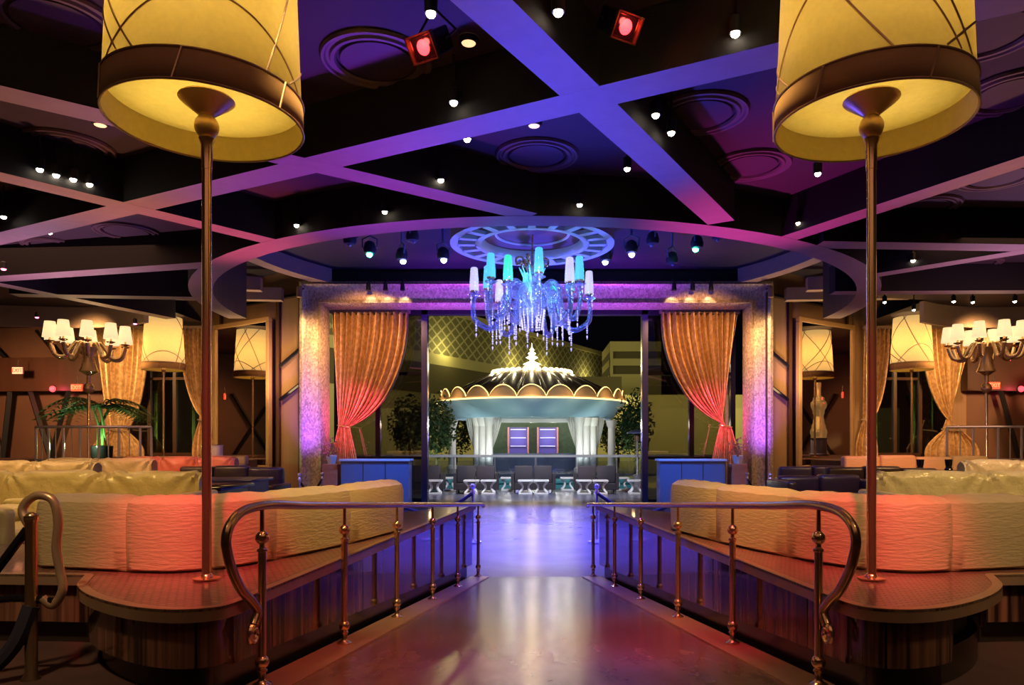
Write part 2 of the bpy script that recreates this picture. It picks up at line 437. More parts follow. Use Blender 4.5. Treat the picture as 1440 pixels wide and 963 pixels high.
# ring beam round the dome, with its drum wall
ringp = [(-8.0,18.6)]+arc+[(8.0,18.6)]
mb = MB(); mb.cur = 0
inn = [(x*(7.53/8.0), DC-(DC-y)*(7.53/8.0)) for x,y in ringp]
n = len(ringp); v = []
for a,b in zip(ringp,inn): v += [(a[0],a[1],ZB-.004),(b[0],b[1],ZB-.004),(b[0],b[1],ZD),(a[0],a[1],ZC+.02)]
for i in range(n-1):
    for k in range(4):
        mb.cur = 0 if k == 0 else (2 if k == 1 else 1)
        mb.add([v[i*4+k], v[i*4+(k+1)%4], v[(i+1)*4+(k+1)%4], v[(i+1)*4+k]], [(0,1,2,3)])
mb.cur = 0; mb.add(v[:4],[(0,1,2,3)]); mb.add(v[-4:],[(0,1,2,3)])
ring = struct(mb.build('trim_3', ['beam','beam_side_shade','dome'], smooth=True))
# high soffit at the far corners of the dome (gold lit)
for s,nm in ((-1,'trim_4'),(1,'trim_5')):
    pts = [(7.0*math.cos(a), 16.4+7.0*math.sin(a)) for a in [.10+.72*i/16 for i in range(17)]]
    pts = [p for p in pts if p[1] < 20.5]
    out = [(x*1.055, 16.4+(y-16.4)*1.055) for x,y in pts]
    mb = MB().prism([(s*x,y) for x,y in pts+out[::-1]], EYE+4.62, ZD-.02)
    struct(mb.build(nm,'beam'))
# coffer beams traced on the ceiling
BE = [  # px endpoints on the underside plane, width
 ((612,-60),(1014,313),.40,-.0),((-60,350),(1600,-42),.40,.003),((-80,112),(745,304.5),.36,.006),((-80,229),(412,347),.36,.009),
 ((1520,201),(1100,338),.36,.002),((1150,344),(1520,350),.42,.004),((1200,392),(1520,341),.34,.007),((1170,412),(1520,410),.36,.005),
 ((-60,396),(300,372),.40,.001),((-60,388),(240,448),.34,.008),((20,415),(300,420),.36,.011)]
bi = 6
for (a,b,wd,dz) in BE:
    p = PZ(a[0],a[1],ZB); q = PZ(b[0],b[1],ZB); d = (q-p); d.z = 0; d.normalize()
    off = lambda e: e[0] < 0 or e[0] > 1440 or e[1] < 0
    if off(a): p = p-d*5
    if off(b): q = q+d*5
    nn = Vector((-d.y,d.x,0))*wd/2
    z0 = ZB-dz*.2; c = [p+nn,q+nn,q-nn,p-nn]
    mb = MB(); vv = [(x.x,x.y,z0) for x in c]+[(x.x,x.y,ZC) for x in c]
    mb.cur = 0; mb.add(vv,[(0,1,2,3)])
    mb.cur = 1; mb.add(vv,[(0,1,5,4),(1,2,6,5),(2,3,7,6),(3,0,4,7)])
    struct(mb.build('trim_%d'%bi, ['beam','beam_side_shade'])); bi += 1
# fascia edges where the lounge ceiling ends over the terrace windows
for s in (-1,1):
    path = smooth_path([(10.6,19.3),(11.6,19.9),(13.2,20.2),(16,19.6),(19,18.6)],6)
    mb = MB(); mb.strip(SP(s,path), .12*s, ZB+.02, ZC)
    struct(mb.build('trim_%d'%bi,'beam')); bi += 1
# beams over the wings beside the dome
for s in (-1,1):
    for (a,b) in (((7.3,19.0),(12.5,18.2)),((8.0,21.5),(10.4,18.6)),((7.2,20.3),(10.6,20.0))):
        p = Vector((SX(s,*a),a[1],0)); q = Vector((SX(s,*b),b[1],0)); d = (q-p).normalized(); nn = Vector((-d.y,d.x,0))*.14
        mb = MB().prism([tuple((p+nn)[:2]),tuple((q+nn)[:2]),tuple((q-nn)[:2]),tuple((p-nn)[:2])], EYE+4.1+(.3 if a[0]==8.0 else 0), EYE+4.45)
        struct(mb.build('trim_%d'%bi,'beam')); bi += 1

# ------------------------------------------------------------------ walls
WT = ZD
struct(MB().box(-19.2,-4,0,-19,26,WT).build('wall_left','plain_wall'))
struct(MB().box(19,-4,0,19.2,26,WT).build('wall_right','plain_wall'))
struct(MB().box(-19.2,-4.2,0,19.2,-4,WT).build('wall_near','plain_wall'))
# proscenium wall above the frame, and drum
struct(MB().box(-6.75,20.72,EYE+4.6,6.75,20.9,ZD).build('wall_lintel','dome'))
def wallseg(name, a, b, z0, z1, m, th=.15):
    p = Vector((a[0],a[1],0)); q = Vector((b[0],b[1],0)); d = (q-p).normalized(); nn = Vector((-d.y,d.x,0))*th
    if nn.y < 0: nn = -nn
    return struct(MB().prism([tuple(p[:2]),tuple(q[:2]),tuple((q+nn)[:2]),tuple((p+nn)[:2])], z0, z1).build(name, m))
for s,nm in ((-1,'left'),(1,'right')):
    wallseg('wall_wing_'+nm, (SX(s,6.62,20.35),20.35), (SX(s,10.25,22.85),22.85), 0, ZD, 'tan_wall')
    # terrace wall: piers beside and above the draped window, then the lounge end wall
    wallseg('wall_pier_'+nm, (s*10.25,22.85),(s*10.75,22.95), 1.3, ZD, 'tan_wall')
    wallseg('wall_header_'+nm, (s*10.75,22.95),(s*13.6,23.3), EYE+3.75, ZD, 'tan_wall')
    wallseg('wall_sill_'+nm, (s*10.75,22.95),(s*13.6,23.3), 1.2, EYE-.32, 'dark_wood')
    wallseg('wall_end_'+nm, (s*13.6,23.3),(s*14.2,23.4), 1.2, ZD, 'tan_wall')
    wallseg('wall_rear_'+nm, (s*14.2,23.4),(s*19.1,24.0), 0, ZD, 'plain_wall')
    # soffit beam and dark braces on the lounge end wall
    wallseg('trim_%d'%bi, (s*14.0,23.0),(s*19.0,23.5), EYE+1.75, EYE+2.85, 'dark_wood', .3); bi += 1
    mb = MB()
    for xa,xb in ((15.2,15.9),(16.6,15.9),(17.3,17.6),(18.4,17.6)):
        mb.tube([(s*xa,23.1+abs(xa-14)*.1,EYE+1.8),(s*xb,23.15+abs(xb-14)*.1,1.3)], .09, 4)
    for xa,xb in ((14.6,15.6),(15.6,16.4),(17.5,18.4)):
        mb.tube([(s*xa,23.15+abs(xa-14)*.1,EYE+2.85),(s*xb,23.15+abs(xb-14)*.1,EYE+3.75)], .06, 4)
    struct(mb.build('trim_%d'%bi,'black')); bi += 1
    # braces on the far side wall, seen in the mirrors
    mb = MB()
    for y0 in (15.5,18.0,20.5):
        mb.tube([(s*18.9,y0,EYE+2.2),(s*18.9,y0+1.6,1.3)],.07,4); mb.tube([(s*18.9,y0+1.7,EYE+2.2),(s*18.9,y0+.2,1.3)],.07,4)
    struct(mb.build('trim_%d'%bi,'black')); bi += 1
    # diagonal metal straps and dark edge column on the wing
    mb = MB()
    d = Vector((s*3.63,2.5,0)).normalized()
    base = Vector((SX(s,6.62,20.35),20.27,0))
    for t0,z0,t1,z1 in ((.12,3.02,1.0,2.55),(.12,1.9,1.0,1.45),(3.6,2.2,4.3,2.0),(3.6,.9,4.3,.7)):
        a = base+d*t0; b_ = base+d*t1
        mb.tube([(a.x,a.y-.02,EYE+z0*.9),(b_.x,b_.y-.05,EYE+z1*.9)], .055, 6)
    struct(mb.build('trim_%d'%bi,'black_gloss')); bi += 1
    mb = MB()
    for t0,t1 in ((.0,.16),(1.05,1.2),(4.0,4.1)):
        a = base+d*t0; b_ = base+d*t1
        mb.prism([(a.x,a.y-.06),(b_.x,b_.y-.06),(b_.x,b_.y+.1),(a.x,a.y+.1)], 0, EYE+4.25)
    struct(mb.build('trim_%d'%bi,'dark_wood')); bi += 1
    # coping on the wing
    mb = MB().prism([(base.x,base.y-.10),((base+d*4.3).x,(base+d*4.3).y-.10),((base+d*4.3).x,(base+d*4.3).y+.1),(base.x,base.y+.1)], EYE+4.25, EYE+4.33)
    struct(mb.build('trim_%d'%bi,'black_gloss')); bi += 1

# proscenium frame of shimmering mosaic: outer roll, flat, inner slope
def frame():
    prof = [(0,0),(0,-.22),(.10,-.30),(.22,-.22),(.30,-.18),(.52,-.16),(.62,-.24),(.70,-.10),(.72,.30),(0,.30)]   # (inward, depth)
    path = []
    X0, X1, ZT = -6.72, 6.80, EYE+4.66
    corners = [((X0,0),(1,0)),((X0,ZT),(1,-1)),((X1,ZT),(-1,-1)),((X1,0),(-1,0))]
    mb = MB(); vs = []
    for (c,dv) in corners:
        for (i,dp) in prof: vs.append((c[0]+dv[0]*i, 20.5+dp, c[1]+dv[1]*i))
    n = len(prof)
    for k in range(3):
        for i in range(n): mb_f = (k*n+i,k*n+(i+1)%n,(k+1)*n+(i+1)%n,(k+1)*n+i); mb.f.append(mb_f); mb.mi.append(0)
    mb.v = vs
    mb.f += [tuple(range(n)), tuple(range(3*n,4*n))]; mb.mi += [0,0]
    struct(mb.build('trim_%d'%bi,'mosaic',smooth=True))
frame(); bi += 1

# side glazing beyond the drapes, mullions and the edges of the open centre
for s in (-1,1):
    o = tag(MB().box(s*3.40,21.58,.05,s*6.05,21.62,EYE+4.0).build('window_%d'%(1 if s<0 else 2),'pane'),kind='structure')
    mb = MB().box(s*3.33-.09,21.45,0,s*3.33+.09,21.75,EYE+4.05); mb.build('door_edge','door_edge',o)
    mb = MB()
    for x in (4.75,6.0): mb.box(s*x-.07,21.5,0,s*x+.07,21.7,EYE+4.05)
    for z in (.0,EYE-.45,EYE+2.1): mb.box(s*3.33,21.52,z,s*6.0,21.68,z+.09)
    mb.build('window_frame','black_gloss',o)
struct(MB().box(-6.1,21.45,EYE+3.93,6.2,21.75,EYE+4.9).build('wall_transom','dome'))

# terrace windows with mullions
for s,k in ((-1,3),(1,4)):
    a = Vector((s*10.75,23.0,0)); b_ = Vector((s*13.6,23.35,0))
    mb = MB().prism([(a.x,a.y),(b_.x,b_.y),(b_.x,b_.y+.03),(a.x,a.y+.03)], EYE-.35, EYE+3.8)
    o = tag(mb.build('window_%d'%k,'pane'),kind='structure')
    mb = MB()
    for t in (0,.33,.64,1):
        p = a.lerp(b_,t); mb.box(p.x-.05,p.y-.06,EYE-.35,p.x+.05,p.y+.06,EYE+3.8)
    for z in (EYE-.35,EYE+2.1): mb.prism([(a.x,a.y-.05),(b_.x,b_.y-.05),(b_.x,b_.y+.05),(a.x,a.y+.05)], z, z+.08)
    mb.build('window_frame','dark_wood',o)

# ------------------------------------------------------------------ mirrors on the wings
for s in (-1,1):
    side = 'left' if s < 0 else 'right'
    a = Vector((SX(s,7.74,20.8),20.98,0)); b_ = Vector((SX(s,10.1,22.7),22.60,0))
    L0 = (b_-a).length; ang = math.atan2((b_-a).y,(b_-a).x)
    t = thing('wall_mirror', 'tall gold-framed mirror on the angled wall beside the %s drape'%side, 'mirror', (a.x,a.y-.16,EYE-.75), ang)
    H = 4.5; fw = .14
    yy = -.06 if s > 0 else .06
    mb = MB()
    for (x0,z0,x1,z1) in ((0,0,L0,fw),(0,H-fw,L0,H),(0,fw,fw,H-fw),(L0-fw,fw,L0,H-fw)):
        mb.box(x0,-.07,z0,x1,.07,z1)
    mb.build('frame','wood_gold',t,bevel=.02)
    MB().box(fw,-.02,fw,L0-fw,.02,H-fw).build('glass','mirror',t)

# ------------------------------------------------------------------ drapes
def drape_mesh(s, xo, xi, zt, ztie, xt, y, zb=0.02, folds=13, seedv=0, amp=.10, wtie=.10):
    """tied-back curtain: xo outer, xi inner edge at the top; xt centre of the tie"""
    def fn(u, v):
        w_ = 1.7+.9*u
        if v < .72:
            t = v/.72
            k = t**(1.0+1.55*u)
            xe = xt+(u-.5)*2*wtie
            xtop = xo+(xi-xo)*u
            x = xtop+(xe-xtop)*k
            z = zt+(ztie-zt)*t - .32*u*math.sin(PI*t)**1*(t**2)*1.6
            a = amp*(1-.55*t)
        else:
            t = (v-.72)/.28
            sp = wtie*(1+1.9*math.sin(min(t*1.2,1)*PI/2))
            x = xt+(u-.5)*2*sp; z = ztie+(zb-ztie)*t; a = amp*(.45+.35*t)
        ph = folds*2*PI*u + .5*math.sin(3*u+seedv)
        yy = y + a*math.sin(ph) + .25*a*math.sin(2.3*ph+1+seedv)
        return (x, yy, z)
    return MB().grid(fn, folds*12, 60)
def curtain(s, name, label, xo, xi, zt, ztie, xt, y, zb, m='drape', **k):
    t = thing(name, label, 'curtain', (0,0,0))
    drape_mesh(s, xo, xi, zt, ztie, xt, y, zb, **k).build('drape', m, t, smooth=True, solid=.012)
    w_ = k.get('wtie',.10)
    mb = MB(); ring_ = [(xt+math.cos(a)*(w_+.03), y+math.sin(a)*.12, ztie+.02-.03*math.cos(a)) for a in [2*PI*i/20 for i in range(21)]]
    mb.tube(ring_, .022, 8, False); mb.build('tieback','gold_leaf_glow',t,smooth=True)
    mb = MB().box(min(xo,xi)-.05,y-.05,zt-.02,max(xo,xi)+.05,y+.05,zt+.07); mb.build('pelmet_rail','beam',t)
    return t
for s in (-1,1):
    q = 'left' if s < 0 else 'right'
    curtain(s,'drape_curtain','tall gold brocade curtain tied back to the %s of the open terrace doorway'%q, s*5.98, s*3.72, EYE+3.88, EYE+.52, s*5.62, 20.95, .02, wtie=.16, amp=.15)
    # terrace window drapes, two per window
    curtain(s,'drape_curtain','narrow gold curtain hanging between the big mirror and the tall lampshade on the %s'%q, s*10.55, s*11.35, EYE+3.72, EYE+.75, s*10.62, 22.75, 1.32, folds=6, wtie=.12, amp=.07)
    curtain(s,'drape_curtain','wide gold curtain of the terrace window beside the %s candelabra'%q, s*14.1, s*12.35, EYE+3.72, EYE+.45, s*13.35, 22.75, 1.32, folds=9, wtie=.30, amp=.08)

# ------------------------------------------------------------------ banquette platforms, rails, lamps
LZ = EYE-.785                                          # ledge height
line = [(1.92-.1225*y, y) for y in (9.35,8.4,7.4,6.4,5.4,4.6,4.0,3.7)]
curve = smooth_path([(1.47,3.62),(1.50,3.47),(1.58,3.395),(1.72,3.37),(1.91,3.42),(2.13,3.55),(2.36,3.74),(2.55,3.96),(2.66,4.18),(2.70,4.27)],3)
ext = [(2.95,4.29),(4.0,4.33),(5.5,4.42),(7.5,4.5)]
outer = line+curve+ext
back = [(7.5,5.6),(3.4,5.6),(2.45,5.7),(1.95,6.4),(1.72,7.4),(1.60,8.15)]
def floor_under(x, y):
    on_line = x < 1.56 and y > 3.55
    return rampz(y) if on_line else .52-.02
BQ = [(1.22,6.56),(1.33,6.1),(1.46,5.62),(1.66,5.08),(1.86,4.66),(2.03,4.44),(2.22,4.35),(2.45,4.37),(2.75,4.44),(3.18,4.54)]
for s in (-1,1):
    q = 'left' if s < 0 else 'right'
    t = thing('banquette_platform', 'glossy striped-wood platform with patterned bronze-edged ledge along the %s side of the ramp'%q, 'platform')
    poly = SP(s, outer+back)
    MB().prism(poly, LZ-.012, LZ).build('ledge_top','weave_top',t)
    mb = MB(); mb.strip(SP(s,outer), .05*s, LZ-.062, LZ+.004); mb.build('edge_band','bronze',t,smooth=True)
    MB().prism(SP(s, offset(outer, .045)+back), LZ-.06, LZ-.013).build('ledge_board','black',t)
    # face panels between seams
    ins = offset(outer, -.07)
    nl = len(line); nc = len(curve)
    seams = [0,2,4,6,nl+6]
    def panel(i0, i1, m, nm='face_panel', z1=LZ-.06, zb=.16, dpt=0, lab=None):
        p = offset(outer, .05+dpt)[i0:i1+1]
        # small gap at both ends
        a, b2 = Vector(p[0]), Vector(p[1]); p[0] = tuple(a+(b2-a).normalized()*.006)
        a, b2 = Vector(p[-1]), Vector(p[-2]); p[-1] = tuple(a+(b2-a).normalized()*.006)
        mb = MB(); pp = SP(s,p); fl = [floor_under(*x) for x in outer[i0:i1+1]]
        it = {tuple(pp[k]): fl[k] for k in range(len(pp))}
        mb.strip(pp, .03*s, lambda x,y: it.get((x,y), .5)+zb, z1)
        o = mb.build(nm, m, t, smooth=True)
        if lab: o['label'] = lab
    for i0,i1 in ((0,2),(2,4),(4,6),(6,nl+7)): panel(i0,i1,'zebra_wood')
    if s < 0:
        panel(nl+7, nl+nc-8, 'zebra_wood'); panel(nl+nc-8, nl+nc-1, 'dark_wood', lab='plain reddish brown panel on the curve')
    else:
        panel(nl+7, nl+nc-14, 'zebra_wood'); panel(nl+nc-14, nl+nc-4, 'black', dpt=.12, lab='set-back panel in the curved front, black for the shade of an open recess'); panel(nl+nc-4, nl+nc-1, 'zebra_wood')  # black panel stands in for the shade inside the open recess
    panel(nl+nc-1, nl+nc+3, 'zebra_wood')
    p = offset(outer, .12); fl = {tuple(a): floor_under(*b2) for a,b2 in zip(SP(s,p), outer)}
    mb = MB(); mb.strip(SP(s,p), .04*s, lambda x,y: fl[(x,y)]-.02, lambda x,y: fl[(x,y)]+.2); mb.build('kickboard','kick',t,smooth=True)
    MB().strip(SP(s,offset(outer,.22)), .03*s, lambda x,y: .0, LZ-.07).build('core','black',t)
    # banquette backrest standing on the ledge
    bq = thing('curved_banquette', 'curved tan crocodile-leather banquette back on the %s ledge, glowing red around the pole'%q, 'banquette')
    src = list(BQ)
    if s > 0: src = src[:-1]+[(3.1,4.50),(3.9,4.58),(4.8,4.66)]
    dense = smooth_path(src, 8)
    cuts = [0,16,28,40,58,len(dense)-1] if s < 0 else [0,14,26,40,58,72,len(dense)-1]
    Hq = .445
    for a_,b3 in zip(cuts[:-1],cuts[1:]):
        seg = dense[a_:b3+1]; n_ = len(seg)
        def section(k):
            e = min(k, n_-1-k)/max(1,n_-1); puff = .035*(1-math.exp(-min(k,n_-1-k)*.9))
            th = .20
            pr = [(-.0,.0),(-puff,.02),(-puff-.006,.20),(-puff-.004,.36),(.01-puff,.42),(.05,Hq+puff*.4),(.12,Hq+.008+puff*.4),(.17,.43),(th,.38),(th,.0)]
            return pr
        offs = {}
        vs = []; 
        for k,pnt in enumerate(seg):
            gi = a_+k
            aa = dense[max(gi-1,0)]; bb = dense[min(gi+1,len(dense)-1)]
            dx,dy = bb[0]-aa[0],bb[1]-aa[1]; l = math.hypot(dx,dy)
            nx,ny = -(-dy/l), -(dx/l)   # pointing away from the platform's outer edge
            nx,ny = dy/l*-1, dx/l
            nx,ny = (dy/l*-1, dx/l)
            # make sure the normal points to the back (away from the ramp)
            if (nx*(2.6-pnt[0]) + ny*(5.8-pnt[1])) < 0: nx,ny = -nx,-ny
            wr = .003*math.sin(gi*1.9)
            for (o_,z_) in section(k):
                x = pnt[0]+nx*o_; y = pnt[1]+ny*o_
                vs.append((SX(s,x,y), y, LZ+.003+z_+(wr if z_>.35 else 0)))
        m_ = 10; fs = []
        for k in range(n_-1):
            for j in range(m_): fs.append((k*m_+j,k*m_+(j+1)%m_,(k+1)*m_+(j+1)%m_,(k+1)*m_+j))
        fs += [tuple(range(m_)), tuple((n_-1)*m_+j for j in range(m_))]
        MB().add(vs,fs).build('back_panel','leather_tan',bq,smooth=True)

# handrails
def rail_x(s, y): return SX(s, 1.87-.122*y, y)
def rz_(y): return EYE-.083*y-.012
def handrail(s):
    q = 'left' if s < 0 else 'right'
    t = thing('handrail', 'polished brass handrail with ball posts and scrolled end on the %s of the ramp'%q, 'railing')
    pth = [(357,879),(360,870),(362,858),(352,843),(340,830),(328,806),(321,783),(318,758),(325,735),(345,717),(383,709.5)]
    w3 = []
    for (px,py) in pth:
        y = 1870/(874-px); w3.append((rail_x(s,y), y, EYE-(py-625)/1000*y))
    far = [(rail_x(s,y), y, rz_(y)) for y in (4.2,5,6,7,8,9,9.55)]
    far += [(rail_x(s,9.62), 9.64, rz_(9.6)-.03)]
    pts = smooth_path([tuple(p) for p in w3+far], 5)
    MB().tube(pts, .024, 12).build('rail','brass_dark',t,smooth=True)
    sp = []
    c = Vector(w3[0])+Vector((0,-.0,-.045))
    for i in range(34):
        a = PI/2+i/33*3.3*PI; r = .048*(1-.72*i/33)
        y = -math.cos(a)*r*-1; z = math.sin(a)*r
        sp.append((c.x-.122*s*0+(-s)*.122*y, c.y+y, c.z+z))
    MB().tube(sp, [.016*(1-.4*i/33) for i in range(34)], 8).build('scroll','brass',t,smooth=True)
    for y in (3.70,4.80,5.92,7.04,8.12,9.28):
        x = rail_x(s,y); zf = rampz(y)+.022; zr = rz_(y)-.02; h = zr-zf
        pr = [(.048,0),(.048,.012),(.03,.02),(.018,.035),(.018,.07),(.026,.075),(.026,.085),(.018,.09),(.021,.17),(.021,h-.22),(.027,h-.215),(.027,h-.205),(.014,h-.195),(.014,h-.18),(.012,h-.17),(.011,h)]
        po = MB().lathe(pr,(x,y,zf),16).build('post','brass',t,smooth=True)
        MB().sphere((x,y,zf+.125),.036,16).build('ball','brass',po,smooth=True)
        MB().sphere((x,y,zf+h-.145),.036,16).build('ball','brass',po,smooth=True)
for s in (-1,1): handrail(s)

# big shade on a pole
def shade_parts(t, z0, r0, r1, H, band, far=False):
    sm = 'shade_far' if far else 'shade'
    MB().lathe([(r0-.002,z0+band),(r0+(r1-r0)*.5,z0+band+(H-band)*.5),(r1,z0+H)],(0,0,0),64,False).build('lampshade',sm,t,smooth=True,solid=.004)
    b = MB().lathe([(r0+.010,z0),(r0+.008,z0+band)],(0,0,0),64,False).build('shade_band','shade_band',t,smooth=True,solid=.004)
    MB().lathe([(r0+.002,z0+.002),(r0+.0,z0+band)],(0,0,0),64,False).build('lining','shade_inner',b,smooth=True)
    for zz in (z0,z0+band):
        rr = r0+.010; MB().tube([(rr*math.cos(a),rr*math.sin(a),zz) for a in [2*PI*i/64 for i in range(65)]],.007 if not far else .012,6,False).build('trim_ring','bronze',b,smooth=True)
    MB().lathe([(.02,z0+band-.01),(r0+.002,z0+band-.01)],(0,0,0),48,False).build('diffuser','diffuser',t,smooth=True,solid=.003)
    # wandering dark ribbons wrapped round the drum
    rnd = random.Random(5)
    for k in range(6):
        a0 = k*2*PI/6+rnd.uniform(-.2,.2); sweep = rnd.choice([-1,1])*rnd.uniform(.8,2.2)
        za = z0+band; zb_ = z0+H
        bow = rnd.uniform(-.12,.12)
        pts = []
        for i in range(31):
            u = i/30; a = a0+sweep*u; z = za+(zb_-za)*u+bow*math.sin(PI*u); r = r0+(r1-r0)*(z-z0)/H+.006
            pts.append((r*math.cos(a),r*math.sin(a),min(max(z,za),zb_)))
        MB().tube(pts,.0065 if not far else .012,5).build('ribbon','bronze',t,smooth=True)
    for k in range(3):
        a0 = k*2.1+.6; zc = z0+band+.02
        pts = []
        for i in range(41):
            u = i/40; a = a0+2.3*(u-.5); z = zc+(.30 if k!=1 else .5)*math.sin(PI*u); r = r0+(r1-r0)*(z-z0)/H+.006
            pts.append((r*math.cos(a),r*math.sin(a),z))
        MB().tube(pts,.0065 if not far else .012,5).build('ribbon','bronze',t,smooth=True)
    for k in range(6):
        a = k*PI/3+.3; MB().tube([((r0+.016)*math.cos(a),(r0+.016)*math.sin(a),z0),((r0+.016)*math.cos(a+.09),(r0+.016)*math.sin(a+.09),z0+band)],.006,5).build('ribbon','bronze',b,smooth=True)
for s in (-1,1):
    q = 'left' if s < 0 else 'right'
    x, y = (-1.905 if s < 0 else 1.955), 4.13
    t = thing('pole_lamp', 'giant yellow drum-shaded lamp on a brass pole rising from the %s ledge'%q, 'lamp', (x,y,LZ+.005), .35 if s<0 else 1.35)
    MB().lathe([(.075,0),(.075,.008),(.04,.016),(.029,.03),(.027,.04),(.027,2.44),(.0,2.44)],(0,0,0),20).build('pole','brass',t,smooth=True)
    z0 = EYE+1.83-LZ
    MB().lathe([(.030,z0-.24),(.032,z0-.10),(.045,z0-.06),(.030,z0-.05)],(0,0,0),20).build('collar','brass',t,smooth=True)
    MB().sphere((0,0,z0+.01),.068,20,1.05).build('ball','bronze',t,smooth=True)
    MB().lathe([(.035,z0+.07),(.05,z0+.08),(.14,z0+.15),(.155,z0+.165),(.15,z0+.175),(.03,z0+.17)],(0,0,0),28).build('cup','bronze',t,smooth=True)
    shade_parts(t, z0+.02, .525, .475, 1.36, .165)
    MB().lathe([(.02,z0+.18),(.02,z0+1.45)],(0,0,0),12).build('stem','bronze',t)
    for zz,e in ((.55,75),(1.05,70)):
        light('POINT',(x+.12,y-.1,LZ+z0+zz),e,(1,.84,.42),size=.08,name='shade_bulb')
        light('POINT',(x-.12,y+.1,LZ+z0+zz),e,(1,.84,.42),size=.08,name='shade_bulb')

# far twin lamps on the terrace
def far_lamp(px, Y, label, rz):
    X = (px-CX)/FPX*Y; zf = 1.30
    t = thing('pole_lamp', label, 'lamp', (X,Y,zf), rz)
    zb = EYE+.105*Y-zf
    MB().lathe([(.16,0),(.16,.02),(.03,.05),(.03,zb+.2)],(0,0,0),16).build('pole','brass_dark',t,smooth=True)
    MB().sphere((0,0,zb),.07,14).build('ball','bronze',t,smooth=True)
    shade_parts(t, zb, .585, .50, 1.56, .19, True)
    light('POINT',(X,Y,zf+zb+.75),40,(1,.75,.4),size=.15,name='shade_bulb')
far_lamp(230,21.3,'tall yellow drum lampshade on a pole before the left terrace window',.4)
far_lamp(1282,21.3,'tall yellow drum lampshade on a pole before the right terrace window',2.0)

# ------------------------------------------------------------------ candelabra floor lamps on the terrace
def candelabra(px, Y, label):
    X = (px-CX)/FPX*Y; zf = 1.30
    t = thing('candelabra_lamp', label, 'lamp', (X,Y,zf))
    h = EYE+.073*Y-zf
    MB().lathe([(.22,0),(.22,.03),(.06,.07),(.035,.12),(.035,h)],(0,0,0),16).build('pole','brass',t,smooth=True)
    MB().lathe([(.03,h-.02),(.11,h+.04),(.13,h+.11),(.10,h+.19),(.05,h+.24),(.05,h+.42),(.22,h+.52),(.17,h+.64),(.12,h+.86),(.16,h+1.0),(.20,h+1.12),(.08,h+1.26),(.03,h+1.45)],(0,0,0),20).build('body','amber_crystal',t,smooth=True)
    n = 10
    for k in range(n):
        a = 2*PI*k/n+.2; ca,sa = math.cos(a),math.sin(a)
        pr = smooth_path([(.12,0,h+1.10),(.26,0,h+1.22),(.38,0,h+1.08),(.52,0,h+.86),(.72,0,h+.88),(.82,0,h+1.14)],5)
        arm = MB().tube([(p[0]*ca,p[0]*sa,p[2]) for p in pr],.045,8).build('arm','amber_crystal',t,smooth=True)
        c = (.82*ca,.82*sa,h+1.16)
        MB().lathe([(.02,0),(.09,.03),(.10,.05),(.03,.05),(.02,.12)],c,12).build('cup','brass',arm,smooth=True)
        MB().lathe([(.165,.12),(.115,.50)],c,16,False).build('shade','shade_small',arm,smooth=True)
    light('POINT',(X,Y,zf+h+1.45),30,(1,.62,.28),size=.5,name='candelabra_glow')
candelabra(125,17.6,'glass candelabra floor lamp with ring of small lit shades at the left terrace railing')
candelabra(1387,17.6,'glass candelabra floor lamp with ring of small lit shades at the right terrace railing')

# terrace railings
def terrace_rail(s, x0, x1, Y, label):
    t = thing('metal_railing', label, 'railing', (0,0,1.30))
    h = EYE+.025*Y-1.30
    xs = [x0+(x1-x0)*i/13 for i in range(14)]
    path = [(x,Y+.35*((x-x0)/(x1-x0)-.5)**2*4,h) for x in xs]
    MB().tube(path,.035,8).build('top_rail','chrome',t,smooth=True)
    MB().tube([(p[0],p[1],.08) for p in path],.022,8).build('bottom_rail','chrome',t,smooth=True)
    for i,p in enumerate(path):
        if i % 2 == 0 or i in (0,13): MB().tube([(p[0],p[1],0),(p[0],p[1],h)],.028,8).build('post','chrome',t,smooth=True)
        else: MB().tube([(p[0],p[1],.08),(p[0],p[1],h)],.012,6).build('baluster','chrome',t,smooth=True)
terrace_rail(-1,-12.1,-9.3,16.9,'chrome railing with slim posts on the left terrace edge beside the palm')
terrace_rail(1,10.0,13.4,16.9,'chrome railing with slim posts on the right terrace edge')

# ------------------------------------------------------------------ coffer ceiling fittings
rings = [(755,218,'directly above the doorway centre'),(530,85,'next to the red stage light by the left lampshade'),(1055,232,'just left of the right lamp pole'),
 (985,160,'faint blue, left of the right lampshade'),(80,30,'at the top corner left of the left lampshade'),(95,206,'above the cluster of four left downlights'),
 (178,325,'small, under the crossing of the left beams'),(1300,290,'half covered by the long beam right of the right pole'),(1425,130,'right of the right lampshade'),
 (1370,370,'lilac-lit one beside the low right beam'),(1403,248,'thin-ringed one over the right lounge'),(1385,45,'behind the upper edge of the right lampshade'),(75,345,'faint one at the far left over the terrace'),(195,388,'low over the left candelabra')]
r0 = None
for px,py,lb in rings:
    p = PZ(px,py,ZC-.01)
    if r0 is None:
        r0 = thing('ceiling_speaker','', 'speaker', p, 0, 'round ceiling speakers')
        MB().lathe([(.40,-.01),(.42,-.035),(.455,-.035),(.47,-.012),(.50,-.012),(.52,-.03),(.545,-.03),(.56,0)],(0,0,0),48,False).build('rim','speaker_rim',r0,smooth=True)
        MB().lathe([(.0001,-.02),(.36,-.02),(.37,0)],(0,0,0),40,False).build('grille','grille',r0,smooth=True)
        o = r0
    else: o = copy_tree(r0)
    o.location = p; o['label'] = 'round recessed ceiling speaker, '+lb
